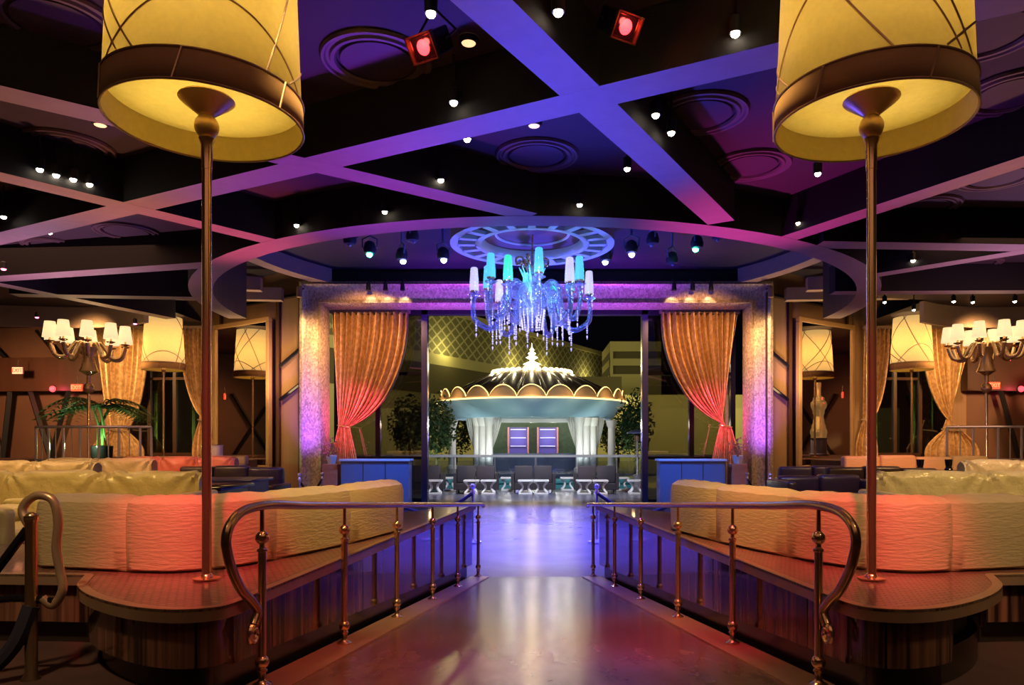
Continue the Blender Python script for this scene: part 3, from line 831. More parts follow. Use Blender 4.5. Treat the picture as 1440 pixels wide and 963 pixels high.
dls = [(606,14,'b','at the top edge, left of the wide blue beam'),(659,57,'d','between the red stage light and the blue beam'),(638,140,'b','alone in the dark bay right of the left lampshade'),
 (785,12,'b','at the top edge beside the second red stage light'),(1034,42,'b','alone left of the right lampshade'),(922,158,'b','upper of two right of the blue beam crossing'),(944,183,'b','lower of two right of the blue beam crossing'),
 (657,192,'b','on the edge of the long violet beam'),(620,250,'b','left of the centre speaker'),(541,295,'b','above the left end of the dome ring'),(882,234,'b','by the wide beam right of the centre speaker'),
 (815,285,'b','just above the dome ring, right of centre'),(712,274,'d','dim, just above the dome ring, left of centre'),(1150,241,'b','between the right speaker and the lamp pole'),(1123,311,'b','above the right end of the dome ring'),
 (1112,290,'d','dim, above the right end of the dome ring'),(56,235,'b','brightest of the row of four at far left'),(79,243,'b','second of the row of four at far left'),(103,249,'b','third of the row of four at far left'),(126,256,'b','last of the row of four at far left'),
 (141,173,'d','dim, under the lower rim of the left lampshade'),(446,282,'d','dim, in the bay left of the dome'),(5,302,'b','at the very left edge of the ceiling'),(70,324,'b','by the left edge, over the terrace'),
 (370,321,'b','near the left dome ring junction'),(271,337,'d','dim, just left of the left lamp pole'),(751,174,'a','amber, above the centre speaker'),(751,260,'a','amber, below the centre speaker'),(597,312,'a','amber, hugging the dome ring'),
 (417,314,'b','above the left dome ring end, small'),(1284,364,'b','brightest over the right lounge'),(1280,401,'b','below the middle right beam'),(1244,423,'b','close beside the right lamp pole, low'),(1285,434,'b','low over the right drum lampshade'),
 (1341,422,'b','first of three low over the right candelabra'),(1368,423,'b','second of three low over the right candelabra'),(1427,422,'b','last of three low over the right candelabra'),(62,401,'b','below the low left beam')]
proto = {}
for px,py,k,lb in dls:
    p = PZ(px,py,EYE+3.45 if k=='b' else ZC-.02)
    key = 'dl_bright' if k=='b' else 'dl_dim'
    if key not in proto:
        o = thing('downlight','', 'downlight', p, 0, 'small ceiling downlights')
        if k == 'b':
            MB().lathe([(.045,-.03),(.052,-.03),(.055,.10),(.02,.13),(.012,.15),(.012,ZC-EYE-3.45)],(0,0,0),14,False).build('housing','black',o,smooth=True)
            MB().sphere((0,0,-.03),.038,14,.9).build('lens',key,o,smooth=True)
        else:
            MB().lathe([(.07,-.03),(.09,-.03),(.10,.0),(.10,.018)],(0,0,0),16,False).build('housing','black',o,smooth=True)
            MB().lathe([(.0001,-.035),(.065,-.03),(.07,-.02)],(0,0,0),16,False).build('lens',key,o,smooth=True)
        proto[key] = o
    else: o = copy_tree(proto[key])
    o.location = p; o['label'] = 'small round ceiling downlight '+lb

# pink pin spots low at the left
for px,py,z,lb in ((5,378,ZB-.02,'glowing red pin spot on the ceiling at the left edge'),(52,446,EYE+3.4,'small pink pin spot on the fascia left of the candelabra'),(190,455,EYE+3.2,'small pink pin spot beside the left gold curtain')):
    p = PZ(px,py,z); o = thing('pin_spot',lb,'spotlight',p)
    MB().lathe([(.05,0),(.05,.12),(.02,.14)],(0,0,0),12).build('housing','black',o,smooth=True)
    MB().sphere((0,0,-.005),.045,12,.6).build('lens','dl_pink',o,smooth=True)

# stage lights hanging from the ceiling
def stage_light(loc, rx, rz, label, lens='led_red', k=1.):
    t = thing('stage_light', label, 'stage light', loc); t.scale = (k,k,k)
    R = Matrix.Rotation(rz,4,'Z')@Matrix.Rotation(rx,4,'X')
    MB().rbox(-.20,-.16,-.30,.20,.16,.18,.03,R).build('body','black_gloss',t)
    m1 = MB(); 
    for (x0,y0,x1,y1) in ((-.22,-.18,.22,-.16),(-.22,.16,.22,.18),(-.22,-.18,-.20,.18),(.20,-.18,.22,.18)): m1.box(x0,y0,-.36,x1,y1,-.28,R)
    m1.build('snoot','brass_dark' if lens=='led_red' else 'black',t)
    MB().lathe([(.0001,-.302),(.10,-.302),(.12,-.29)],(0,0,0),20,False).build('lens',lens,t).matrix_local = R
    mb = MB(); mb.tube([(R@Vector((-.22,0,0))),Vector((-.30,0,.25)).lerp(R@Vector((-.3,0,.2)),.5),(0,0,.5)],.018,6); mb.tube([(R@Vector((.22,0,0))),Vector((.30,0,.25)).lerp(R@Vector((.3,0,.2)),.5),(0,0,.5)],.018,6)
    mb.tube([(0,0,.48),(0,0,.62)],.03,8); mb.build('yoke','black',t,smooth=True)
    d_ = R@Vector((0,-.05,-.42)); light('POINT',Vector(loc)+d_*k,4,(1,.06,.05),size=.03,name='lens_glow')
    return t
p1 = P(610,60,6.3); stage_light((p1.x,p1.y,ZC-.34),math.radians(-52),math.radians(-30),'black stage light with red lens hanging right of the left lampshade',k=.62)
p2 = P(866,40,6.0); stage_light((p2.x,p2.y,ZC-.34),math.radians(-52),math.radians(30),'black stage light with red lens hanging right of the wide beam',k=.58)
dome_l = [(520,358,'led_green','green-glowing, in the dome left of the chandelier'),(623,366,'led_blue','bright blue-white, just left of the dome disc'),(580,340,'dome','unlit, above the blue-white one left of the disc'),
 (565,367,'led_blue','small blue one right of the green left one'),(888,357,'led_blue','bright blue-white, just right of the dome disc'),(852,368,'led_blue','small blue-white one close under the right edge of the disc'),
 (980,350,'led_green','green-glowing, in the dome right of the chandelier'),(918,345,'dome','unlit, between the blue and green ones on the right'),(1010,338,'dome','unlit, outermost in the dome on the right'),(492,345,'dome','unlit, outermost in the dome on the left'),(945,372,'dome','unlit, low right of the chandelier')]
for i,(px,py,lens,lb) in enumerate(dome_l):
    z = EYE+4.45 if py < 352 else EYE+4.3
    p = PZ(px,py,z)
    t = thing('moving_head_light', 'dome stage light, '+lb, 'stage light', p, i*.7)
    MB().lathe([(.05,.0),(.13,.03),(.15,.12),(.11,.26),(.06,.30)],(0,0,0),14).build('head','dome',t,smooth=True)
    MB().sphere((0,-.03,0),.07 if lens!='dome' else .04,12).build('lens',lens if lens!='dome' else 'panel_blue',t,smooth=True)
    mb = MB(); mb.tube([(-.16,0,.15),(-.17,0,.34),(0,0,.42),(.17,0,.34),(.16,0,.15)],.02,6); mb.tube([(0,0,.42),(0,0,ZD-p.z)],.03,8); mb.build('yoke','panel_blue',t,smooth=True)

# spotlights on the frame header
for px,s,nm in ((518,-1,'outermost of three on the left of the frame top'),(542,-1,'middle of three on the left of the frame top'),(566,-1,'innermost of three on the left of the frame top'),(948,1,'innermost of three on the right of the frame top'),(974,1,'middle of three on the right of the frame top'),(1000,1,'outermost of three on the right of the frame top')):
    p = P(px,402,20.0)
    t = thing('frame_spotlight','small black spotlight, '+nm,'spotlight',p,0,'spotlights along the frame top')
    MB().lathe([(.06,-.13),(.07,-.12),(.055,.08),(.03,.1)],(0,0,0),12).build('head','black',t,smooth=True)
    MB().tube([(0,0,.08),(0,.08,.2),(0,.38,.25)],.02,6).build('arm','black',t,smooth=True)
    light('SPOT',(p.x,p.y+.02,p.z-.16),14,(1,.62,.35),(p.x,20.28,EYE+4.0),size=.03,angle=75,name='frame_spot')
# uplit sconces at the frame corners
for s in (-1,1):
    p = P(421 if s<0 else 1084,410,19.9)
    t = thing('corner_spotlight','bright tubular spotlight at the top %s corner of the mosaic frame'%('left' if s<0 else 'right'),'spotlight',p)
    MB().lathe([(.07,-.16),(.08,-.15),(.08,.12),(.03,.16)],(0,0,0),14).build('head','bronze',t,smooth=True)
    MB().lathe([(.0001,-.155),(.065,-.158)],(0,0,0),14,False).build('lens','bulb_warm',t)
    MB().tube([(0,0,.1),(0,.3,.15),(0,.5,.15)],.025,6).build('arm','black',t,smooth=True)
    light('SPOT',(p.x,p.y-.05,p.z-.2),140,(1,.72,.32),(p.x+s*.1,p.y+.5,p.z-4),size=.05,angle=70,name='corner_spot')

# ------------------------------------------------------------------ dome disc and chandelier
CH = Vector((-.05,14.0,0))
zr = EYE+3.92
t = thing('dome_disc','slotted round white ceiling disc in the dome above the chandelier','ceiling fixture',(CH.x,CH.y,zr))
mb = MB(); 
mb.lathe([(1.61,.0),(1.61,1.13),(1.55,1.13),(1.55,.06),(1.46,.06),(1.46,0)],(0,0,0),72,False); mb.lathe([(1.61,0),(1.46,0)],(0,0,0),72,False)
mb.build('outer_drum','marble',t,smooth=True)
MB().lathe([(1.12,0),(1.0,0),(.96,.05),(.96,.16),(1.12,.16),(1.12,0)],(0,0,0),72,False).build('inner_ring','marble',t,smooth=True)
for k in range(20):
    a = 2*PI*k/20; R = Matrix.Rotation(a,4,'Z'); MB().box(1.10,-.07,0,1.48,.07,.07,R).build('spoke','marble',t)
MB().lathe([(.0001,.30),(.55,.27),(1.0,.14),(1.5,.14)],(0,0,0),48,False).build('inner_dish','velvet_red',t,smooth=True)
for r_ in (.72,): MB().tube([(r_*math.cos(a),r_*math.sin(a),.22+.04*(.72-r_)) for a in [2*PI*i/48 for i in range(49)]],.03,6,False).build('moulding','marble',t,smooth=True)

ch = thing('crystal_chandelier','large blue-lit crystal chandelier with tall glass shades hanging in the doorway centre','chandelier',(CH.x,CH.y,EYE+2.93))
MB().lathe([(.02,.1),(.035,.3),(.02,.5),(.02,1.2)],(0,0,0),10).build('stem','brass',ch,smooth=True)
MB().lathe([(.02,-.72),(.05,-.66),(.03,-.6),(.09,-.52),(.04,-.46),(.20,-.34),(.26,-.22),(.24,-.12),(.10,-.04),(.07,.06),(.16,.14),(.22,.22),(.10,.30),(.06,.42),(.12,.50),(.14,.56),(.05,.64),(.03,.8)],(0,0,0),24).build('body','crystal',ch,smooth=True)
for k in range(6):     # rosy scroll crown at the top
    a = k*PI/3+.2; ca,sa = math.cos(a),math.sin(a)
    pr = smooth_path([(.04,0,.50),(.14,0,.60),(.20,0,.74),(.32,0,.72),(.30,0,.60),(.22,0,.64)],5)
    MB().tube([(p[0]*ca,p[0]*sa,p[2]) for p in pr],.022,7).build('crown_scroll','brass',ch,smooth=True)
NA = 12
shades = ['crystal_white','crystal_cyan','crystal_green','crystal_cyan','crystal_white','crystal_cyan']
for k in range(NA):
    a = 2*PI*k/NA+.13; ca,sa = math.cos(a),math.sin(a)
    R1 = 1.14 if k%2==0 else .98; up = 0 if k%2==0 else .16
    pr = smooth_path([(.12,0,-.25+up),(.26,0,.0+up),(.42,0,.08+up),(.56,0,-.08+up),(.58,0,-.36+up),(.70,0,-.60+up),(.88,0,-.66+up),(R1-.02,0,-.50+up),(R1+.02,0,-.28+up),(R1,0,-.06+up)],5)
    arm = MB().tube([(p[0]*ca,p[0]*sa,p[2]) for p in pr],[.040+.018*math.sin(PI*i/(len(pr)-1)) for i in range(len(pr))],9).build('arm','crystal',ch,smooth=True)
    # inner curl
    cp = [(.42+.14*math.cos(q_), 0, -.12+up+.14*math.sin(q_)) for q_ in [i/14*1.7*PI for i in range(15)]]
    MB().tube([(p[0]*ca,p[0]*sa,p[2]) for p in cp],.020,6).build('curl','crystal',arm,smooth=True)
    c = (R1*ca,R1*sa,-.06+up)
    MB().lathe([(.02,-.02),(.06,.0),(.12,.035),(.13,.05),(.05,.05),(.04,.09),(.07,.10),(.07,.12)],c,16).build('cup','crystal',arm,smooth=True)
    MB().lathe([(.075,.10),(.08,.13),(.065,.15)],c,14).build('collar','brass',arm,smooth=True)
    MB().lathe([(.092,.12),(.09,.25),(.070,.56),(.05,.58),(.0001,.585)],c,18).build('glass_shade',shades[k%6],arm,smooth=True)
    for j,(rr,zz,ln) in enumerate(((.78,-.66,.34),(R1-.04,-.5,.26),(.60,-.42,.30),(R1+.06,.0,.12))):
        mb = MB(); z = zz+up; n_ = int(ln/.045)
        for i in range(n_): mb.sphere((rr*ca,rr*sa,z-.03-i*.045),.014+.004*(i%2),7,1.3)
        mb.lathe([(.001,0),(.018,-.03),(.001,-.09)],(rr*ca,rr*sa,z-.03-n_*.045),6,False)
        mb.build('pendant','crystal_white',arm,smooth=False)  # pendants glow by emission like the shades, though they hold no lamp
for k in range(16):
    a = 2*PI*k/16; mb = MB(); r_ = .25
    for i in range(8): mb.sphere((r_*math.cos(a)*(1-.03*i),r_*math.sin(a)*(1-.03*i),-.30-i*.05),.017,7,1.3)
    mb.build('pendant','crystal_white',ch)  # these beads share the same added glow
for k in range(10):   # centre spray of glass feathers
    a = 2*PI*k/10+.1; MB().tube([(.08*math.cos(a),.08*math.sin(a),.1),(.16*math.cos(a),.16*math.sin(a),.35),(.26*math.cos(a),.26*math.sin(a),.55)],[.03,.024,.006],7).build('feather','crystal_cyan',ch,smooth=True)  # feathers self-glow as well, no lamp inside them

# ------------------------------------------------------------------ doorway counters and stanchions
for s in (-1,1):
    q = 'left' if s<0 else 'right'
    xa,xb = (5.35,3.48) if s<0 else (5.25,3.45)
    x0,x1 = min(s*xa,s*xb),max(s*xa,s*xb)
    t = thing('host_counter','blue-lit counter with pale top in front of the %s doorway curtain'%q,'counter',(0,0,0))
    MB().box(x0,19.6,.08,x1,20.15,1.28).build('body','panel_blue',t,bevel=.015)
    MB().box(x0-.04,19.54,1.28,x1+.04,20.2,1.34).build('top','marble',t,bevel=.01)
    MB().box(x0+.04,19.66,0,x1-.04,20.1,.08).build('plinth','black',t)
    xs = x0+ (x1-x0)*.5
    for kx in (.33,.66): MB().box(x0+(x1-x0)*kx-.006,19.59,.12,x0+(x1-x0)*kx+.006,19.601,1.26).build('seam','black',t)
    # low rose-red pedestal beside it
    xp = s*5.68
    t = thing('plant_pedestal','small rose-red pedestal with potted flowers beside the %s host counter'%q,'pedestal',(xp,19.9,0))
    MB().box(-.22,-.2,0,.22,.2,1.2).build('body','leather_red',t,bevel=.02)
    MB().lathe([(.10,1.2),(.13,1.3),(.15,1.42),(.12,1.45)],(0,0,0),14).build('pot','marble',t,smooth=True)
    rnd = random.Random(3); mb = MB()
    for i in range(60):
        p = Vector((rnd.gauss(0,.10),rnd.gauss(0,.10),1.62+rnd.gauss(0,.13))); mb.sphere(p,.03,6)
    mb.build('blossoms','leather_red',t,smooth=True)
def stanchion(x,y,z,label,rope=None,k=1.,n=1):
    t = thing('stanchion',label,'stanchion',(x,y,z))
    MB().lathe([(.16,0),(.16,.02),(.04,.05),(.022,.09),(.022,.86*k),(.04,.87*k),(.045,.90*k),(.03,.93*k),(.02,.95*k)],(0,0,0),16).build('post','chrome',t,smooth=True)
    MB().sphere((0,0,1.0*k),.05,14).build('finial','chrome',t,smooth=True)
    if rope: 
        rp = []
        for i in range(13):
            u = i/12; rp.append((rope[0]*u,rope[1]*u,.88*k+(rope[2])*u-.28*math.sin(PI*u)))
        MB().tube(rp,.03,8).build('rope','velvet',t,smooth=True)
for s in (-1,1):
    q = 'left' if s<0 else 'right'
    stanchion(s*5.35,17.9,0,'rope stanchion standing in front of the %s mosaic jamb'%q,rope=(s*.55,.0,-.1))
    stanchion(s*1.10,12.6,0,'ball-topped stanchion just beyond the %s handrail end'%q,rope=(s*1.4,-.4,-.1),k=1.0)
    for j,(dx,dy) in enumerate(((5.36,16.2),(5.66,15.9),(5.96,16.3))):
        stanchion(s*dx,dy,0,'%s of three clustered chrome stanchions at the end of the %s dark sofa'%(('innermost','middle','outermost')[j],q),k=1.05+.06*j)

# ------------------------------------------------------------------ lounge furniture
def cover_back(a, b_, d, z0, z1, seed):
    """a cushion back under a loose cover: pleats radiate from the pinched top corners"""
    prof = [(-.24,0),(-.25,.25),(-.25,.5),(-.25,.72),(-.24,.86),(-.20,.95),(-.12,1.0),(-.05,.96),(-.0,.86),(0,.5),(0,0)]
    rnd = random.Random(seed+int(abs(a*10))); ph = rnd.uniform(0,6); n = 44; W = b_-a
    mb = MB(); vs = []
    fine = []
    for (p,q),(p2,q2) in zip(prof[:-1],prof[1:]):
        for k in range(3): fine.append((p+(p2-p)*k/3, q+(q2-q)*k/3))
    fine.append(prof[-1])
    for i in range(n+1):
        u = i/n; x = a+W*u; e = min(u,1-u)*W
        for (o_,q) in fine:
            z = z0+(z1-z0)*q
            top = z1-z
            ang = math.atan2(e, top+.05)
            amp_ = .028*math.exp(-((e*e+top*top)**.5)/.35)*min(1,e*25)
            pl = amp_*math.sin(ang*11+ph)+.010*math.sin(9*x+5*z+ph)*math.sin(4*z+2*x)
            sag = .035*(1-math.exp(-e*14))
            sgn = -1 if o_ < -.12 else 1
            vs.append((x, d/2+o_+sgn*pl-(.02*(1-math.exp(-e*18)) if o_<-.12 else 0), z+(sag-.03)*(1 if q>.8 else 0)+ (pl*.6 if q>.85 else 0)))
    m_ = len(fine); fs = []
    for i in range(n):
        for j in range(m_-1): fs.append((i*m_+j,i*m_+j+1,(i+1)*m_+j+1,(i+1)*m_+j))
    fs += [tuple(range(m_)),tuple(n*m_+j for j in range(m_))]
    return mb.add(vs,fs)
def sofa(name, label, x, y, z, w_, rz, mback, d=.95, hb=.9, hs=.45, n=2, arms=(True,True), mseat=None, group=None, back_to_cam=False):
    """sofa with its seat facing local -Y"""
    t = thing(name, label, 'sofa', (x,y,z), rz, group)
    ms = mseat or mback
    MB().rbox(-w_/2,-d/2,.06,w_/2,d/2,hs-.14,.03).build('base',ms,t,smooth=True)
    for i in range(n):
        a = -w_/2+.12*(1 if arms[0] else 0)+(w_-.12*sum(arms))*i/n; b_ = -w_/2+.12*(1 if arms[0] else 0)+(w_-.12*sum(arms))*(i+1)/n
        MB().rbox(a+.005,-d/2-.02,hs-.14,b_-.005,d/2-.18,hs+.02,.05).build('seat_cushion',ms,t,smooth=True)
        def fn(u,v,a=a,b_=b_,i=i):
            # pillow-ended wrapped back with pinched corners
            pinch = abs(2*u-1)**4
            zz = hs+(hb-hs)*v-.05*pinch*v
            return None
        if mback.startswith('cover') or mback == 'leather_red': cover_back(a,b_,d,hs-.02,hb,i).build('back_cushion',mback,t,smooth=True)
        else: MB().rbox(a-.0,d/2-.24,hs-.02,b_+.0,d/2,hb+.02*math.sin(i*2.1),.06).build('back_cushion',mback,t,smooth=True)
    for k,sd in ((0,-1),(1,1)):
        if arms[k]: MB().rbox(sd*w_/2-(.14 if sd>0 else 0),-d/2,.06,sd*w_/2+(.14 if sd<0 else 0),d/2,hs+.22,.04).build('armrest',mback,t,smooth=True)
    for sx in (-1,1):
        for sy in (-1,1): MB().box(sx*(w_/2-.1)-.03,sy*(d/2-.1)-.03,0,sx*(w_/2-.1)+.03,sy*(d/2-.1)+.03,.07).build('foot','black',t)
    return t
def low_table(label, x, y, z, w_, d_, h, m='black_gloss', edge='bronze'):
    t = thing('cocktail_table',label,'table',(x,y,z))
    MB().rbox(-w_/2,-d_/2,h-.05,w_/2,d_/2,h,.012).build('tabletop',m,t,smooth=True)
    MB().box(-w_/2+.06,-d_/2+.06,.02,w_/2-.06,d_/2-.06,h-.05).build('base',m,t,bevel=.01)
    return t
LF = .54
sofa('covered_sofa','long sofa under gold dust cover just behind the left curved banquette',-5.55,7.9,LF,3.6,0,'cover',hb=.89,n=3,d=1.1)
sofa('covered_sofa','small gold-covered armchair at the far left frame edge, in front of the long covered sofa',-4.75,6.42,LF,1.3,PI/2,'cover',hb=.62,n=1,d=.9)
sofa('covered_sofa','second gold-covered sofa further back at the left, behind the longest one',-9.0,11.8,LF,3.3,0,'cover',hb=.92,n=3)
sofa('covered_sofa','third gold sofa against the left terrace step with a purple-lit arm',-8.7,13.9,LF,2.4,0,'cover',hb=.93,n=2)
sofa('red_sofa','rose-red wrapped sofa below the left terrace window',-7.75,15.2,LF,2.7,0,'leather_red',hb=.94,n=3,mseat='leather_red')
low_table('dark glossy service console behind the left covered sofa',-4.75,9.6,LF,1.5,1.1,.66)
low_table('dark round-cornered console left of the lamp pole with blue-lit end',-4.95,11.0,LF,1.5,.9,.68,'leather_dark')
sofa('dark_sofa','dark leather sofa under the left mirror',-6.1,14.0,.30,2.3,0,'leather_dark',hb=1.0,n=3)
sofa('tan_sofa','tan leather sofa directly below the left gold-framed mirror',-8.2,17.3,1.05,2.2,0,'leather_tan',hb=.40,hs=.2,n=2,arms=(False,False),d=.8)
low_table('low pale olive table top right behind the left curved banquette',-3.15,6.55,LF,1.5,.7,.48,'cover')
# right side
sofa('covered_sofa','sofa under crumpled silver-gold cover behind the right curved banquette',5.25,8.0,LF,2.8,0,'cover_silver',hb=.89,n=2,d=1.0)
sofa('covered_sofa','second silver-covered sofa further back at the right edge',8.6,12.2,LF,2.4,0,'cover_silver',hb=.93,n=2)
sofa('tan_sofa','long tan banquette under the right terrace window',8.35,15.3,LF,3.4,0,'leather_tan',hb=.95,n=4,mseat='leather_tan')
sofa('dark_sofa','dark leather sofa under the right mirror',5.9,14.0,.30,2.2,0,'leather_dark',hb=1.0,n=3)
sofa('dark_sofa','dark blue-lit armchair left of the silver-covered sofa',4.35,10.6,LF,1.5,0,'leather_dark',hb=.72,n=2)
sofa('dark_sofa','dark brown leather couch between the blue-lit armchair and the tan banquette',6.15,12.3,LF,2.2,0,'leather_dark',hb=.80,n=3)
low_table('dark low table beneath the right lamp pole, behind the curved banquette',3.0,8.3,LF,1.4,.9,.55)
low_table('long black bench table in front of the tan right banquette',7.95,13.4,LF,1.7,.6,.72)
for i,px in enumerate((1276,1316)):
    p = P(px+18,660,13.4)
    t = thing('votive_candle','%s dark candle holder on the black bench table at the right'%('left-standing','right-standing')[i] if False else ('dark candle holder on the bench table, nearer the lamp pole','dark candle holder on the bench table, nearer the silver-covered sofa')[i],'candle holder',(p.x,13.4,LF+.72),0,'candle holders on the bench table')
    MB().lathe([(.07,0),(.075,.01),(.05,.06),(.06,.10),(.07,.2),(.065,.2),(.05,.1)],(0,0,0),14).build('holder','black_gloss',t,smooth=True)
    MB().lathe([(.045,.08),(.045,.17),(.0001,.172)],(0,0,0),12).build('candle','candle',t,smooth=True)
p = P(304,655,16.9)
t = thing('pillar_candle','pale cylindrical lantern on the table left of the mirror','lantern',(p.x,16.9,1.30))
MB().lathe([(.17,0),(.17,.02),(.15,.03),(.15,.40),(.16,.41),(.16,.43),(.0001,.44)],(0,0,0),18).build('glass','candle',t,smooth=True)
MB().tube([(.15*math.cos(a),.15*math.sin(a),.43) for a in [2*PI*i/20 for i in range(21)]],.012,6,False).build('rim','brass',t,smooth=True)

# curled brass newel with dark rails at the left edge
t = thing('newel_rail','brass-looped newel with dark velvet-wrapped rails at the lower left edge','railing',(-2.62,3.70,.5))
MB().lathe([(.05,0),(.05,.02),(.03,.05),(.028,.84),(.034,.85),(.034,.87),(.02,.88)],(0,0,0),14).build('post','brass_dark',t,smooth=True)
MB().sphere((0,0,.855),.035,14).build('ball','brass',t,smooth=True)
lp = [(.0,-.0+.10*math.sin(a)*.0+.02,0) for a in (0,)]
lp = smooth_path([(.0,.0,.80),(-.06,.02,.90),(.0,.03,.97),(.09,.03,.95),(.12,.03,.84),(.11,.03,.70),(.13,.03,.58),(.15,.02,.48),(.10,.02,.40),(.05,.01,.44)],6)
MB().tube(lp,.022,10).build('loop','bronze',t,smooth=True)
MB().tube(smooth_path([(-.02,0,.80),(-.14,-.05,.60),(-.25,-.1,.42),(-.55,-.2,.10)],5),.022,8).build('rail','black_gloss',t,smooth=True)
MB().tube(smooth_path([(.10,.02,.42),(-.10,0,.44),(-.28,-.08,.42)],5),.02,8).build('rail','black_gloss',t,smooth=True)
MB().tube(smooth_path([(.0,0,.40),(-.06,-.05,.20),(-.22,-.1,.06),(-.6,-.2,-.02)],5),.04,8).build('rope','velvet',t,smooth=True)

# exit signs and wall lamps of the lounge ends
def exit_sign(px,py,Y,label,lit=True):
    p = P(px,py,Y)
    t = thing('exit_sign',label,'exit sign',p)
    MB().box(-.17,-.03,-.11,.17,.03,.11).build('housing','white' if not lit else 'exit_red',t,bevel=.008)
    MB().tube([(0,0,.1),(0,.02,.35)],.015,6).build('stem','black',t)
    cu = bpy.data.curves.new('lettering','FONT'); cu.body = 'EXIT'; cu.size = .17; cu.align_x = 'CENTER'; cu.align_y = 'CENTER'; cu.extrude = .003
    cu.materials.append(MATS['candle' if lit else 'exit_red'])
    tmp = bpy.data.objects.new('tmp',cu); C.objects.link(tmp); bpy.context.view_layer.update()
    me = bpy.data.meshes.new_from_object(tmp.evaluated_get(bpy.context.evaluated_depsgraph_get())); bpy.data.objects.remove(tmp)
    o = bpy.data.objects.new('lettering',me); C.objects.link(o); o.parent = t; o.location = (0,-.035,0); o.rotation_euler = (PI/2,0,0)
exit_sign(25,521,22.7,'pale exit sign with red letters over the left dark braces',False)
exit_sign(108,545,22.3,'small red-glowing exit sign left of the palm')
exit_sign(1398,542,22.3,'small red-glowing exit sign right of the right candelabra')
for px,lb in ((76,'rose-red glowing round wall lamp between the two left exit signs'),(1434,'rose-red glowing round wall lamp at the right edge')):
    p = P(px,547,23.2)
    t = thing('wall_lamp',lb,'wall lamp',p)
    MB().lathe([(.13,.0),(.13,.04),(.11,.06)],(0,0,0),20).build('ring','black',t).rotation_euler = (PI/2,0,0)
    MB().sphere((0,-.06,0),.10,16).build('globe','led_red',t,smooth=True)
    light('POINT',(p.x,p.y-.45,p.z),10,(1,.05,.12),size=.1,name='rose_glow')
    
# palm
def palm(px, Y, z, label, h=1.5, seed=1):
    X = (px-CX)/FPX*Y; rnd = random.Random(seed)
    t = thing('potted_palm',label,'palm',(X,Y,z))
    MB().lathe([(.20,0),(.26,.1),(.28,.4),(.24,.42)],(0,0,0),16).build('pot','black_gloss',t,smooth=True)
    for k in range(5):
        MB().tube([(rnd.uniform(-.1,.1),rnd.uniform(-.1,.1),.4),(rnd.uniform(-.15,.15),rnd.uniform(-.15,.15),h*.7),(rnd.uniform(-.25,.25),rnd.uniform(-.2,.2),h)],.025,6).build('stem','foliage_lit',t,smooth=True)
    for k in range(24):
        a = 2*PI*k/24+rnd.uniform(-.2,.2); L0 = rnd.uniform(.9,1.6); rise = rnd.uniform(.15,.9)
        ca,sa = math.cos(a),math.sin(a); mb = MB(); pts = []
        for i in range(15):
            u = i/14; pts.append(Vector((ca*L0*u, sa*L0*u, h+rise*u*1.5-(rise*1.5+.35)*u*u)))
        mb.tube(pts,[.012*(1-u/16) for u in range(15)],5)
        side = Vector((-sa,ca,0))
        for i in range(2,15):
            for sd in (-1,1):
                p = pts[i]; ln = .34*math.sin(PI*(i/15)**.8)+.06
                tip = p+side*sd*ln+Vector((ca*ln*.5,sa*ln*.5,-ln*.35)); w_ = Vector((ca,sa,0))*.04
                mb.add([p-w_,p+w_,tip],[(0,1,2)])
        mb.build('frond','foliage',t)
palm(143,19.4,1.30,'bushy green palm with arching fronds behind the left terrace railing',1.45,4)
light('POINT',(P(143,0,19.4).x,18.9,1.7),70,(.55,1,.45),size=.08,name='palm_uplight')
# bamboo behind the terrace windows
for s in (-1,1):
    for i in range(9):
        rnd = random.Random(i+10*s); X = s*(10.9+.33*i); Y = 24.2+(i%2)*.55
        t = thing('bamboo_stalk','bamboo stalk lit green-gold outside the %s terrace window'%('left' if s<0 else 'right'),'bamboo',(X,Y,0),0,'bamboo outside the %s terrace window'%('left' if s<0 else 'right'))
        hh = rnd.uniform(3.4,4.6)
        mb = MB(); prof = []
        for k in range(int(hh/.35)): prof += [(.035,k*.35+.01),(.03,k*.35+.17),(.035,k*.35+.34)]
        mb.lathe(prof,(0,0,0),8); mb.build('stem','foliage_lit',t,smooth=True)
        mb = MB()
        for k in range(60):
            z = rnd.uniform(1.0,hh); a = rnd.uniform(0,2*PI); l = rnd.uniform(.10,.17); p = Vector((math.cos(a)*.04,math.sin(a)*.04,z))
            d = Vector((math.cos(a),math.sin(a),rnd.uniform(-.8,.3)))*l; sd = Vector((-math.sin(a),math.cos(a),0))*.02
            mb.add([p,p+d*.5+sd,p+d,p+d*.5-sd],[(0,1,2,3)])
        mb.build('leaves','foliage_lit',t)
    light('SPOT',(s*12.2,23.75,1.45),300,(1,.85,.35),(s*12.3,24.6,3.2),size=.1,angle=110,name='bamboo_uplight')

# gilded statue facing the right mirror
t = thing('gilded_torso_sculpture','gold-lit torso sculpture on a blue plinth, seen in the right mirror','sculpture',(16.0,21.5,1.30))
MB().lathe([(.34,0),(.36,.05),(.30,.1),(.30,.65),(.36,.7)],(0,0,0),20).build('plinth','panel_blue',t,smooth=True)
mb = MB(); mb.grid(lambda u,v: ((lambda r,zz,a: (r*math.cos(a)*1.15+.06*math.sin(3*v), r*math.sin(a)*.75, zz))([.30,.33,.27,.22,.19,.23,.29,.31,.22,.09,.085,.10][min(11,int(v*11.99))]*1.3,.7+v*2.2,2*PI*u)),24,22)
mb.build('torso','gold_leaf_glow',t,smooth=True)
light('SPOT',(14.6,20.9,4.9),800,(1,.75,.35),(16.0,21.5,3.2),size=.05,angle=40,name='statue_spot')

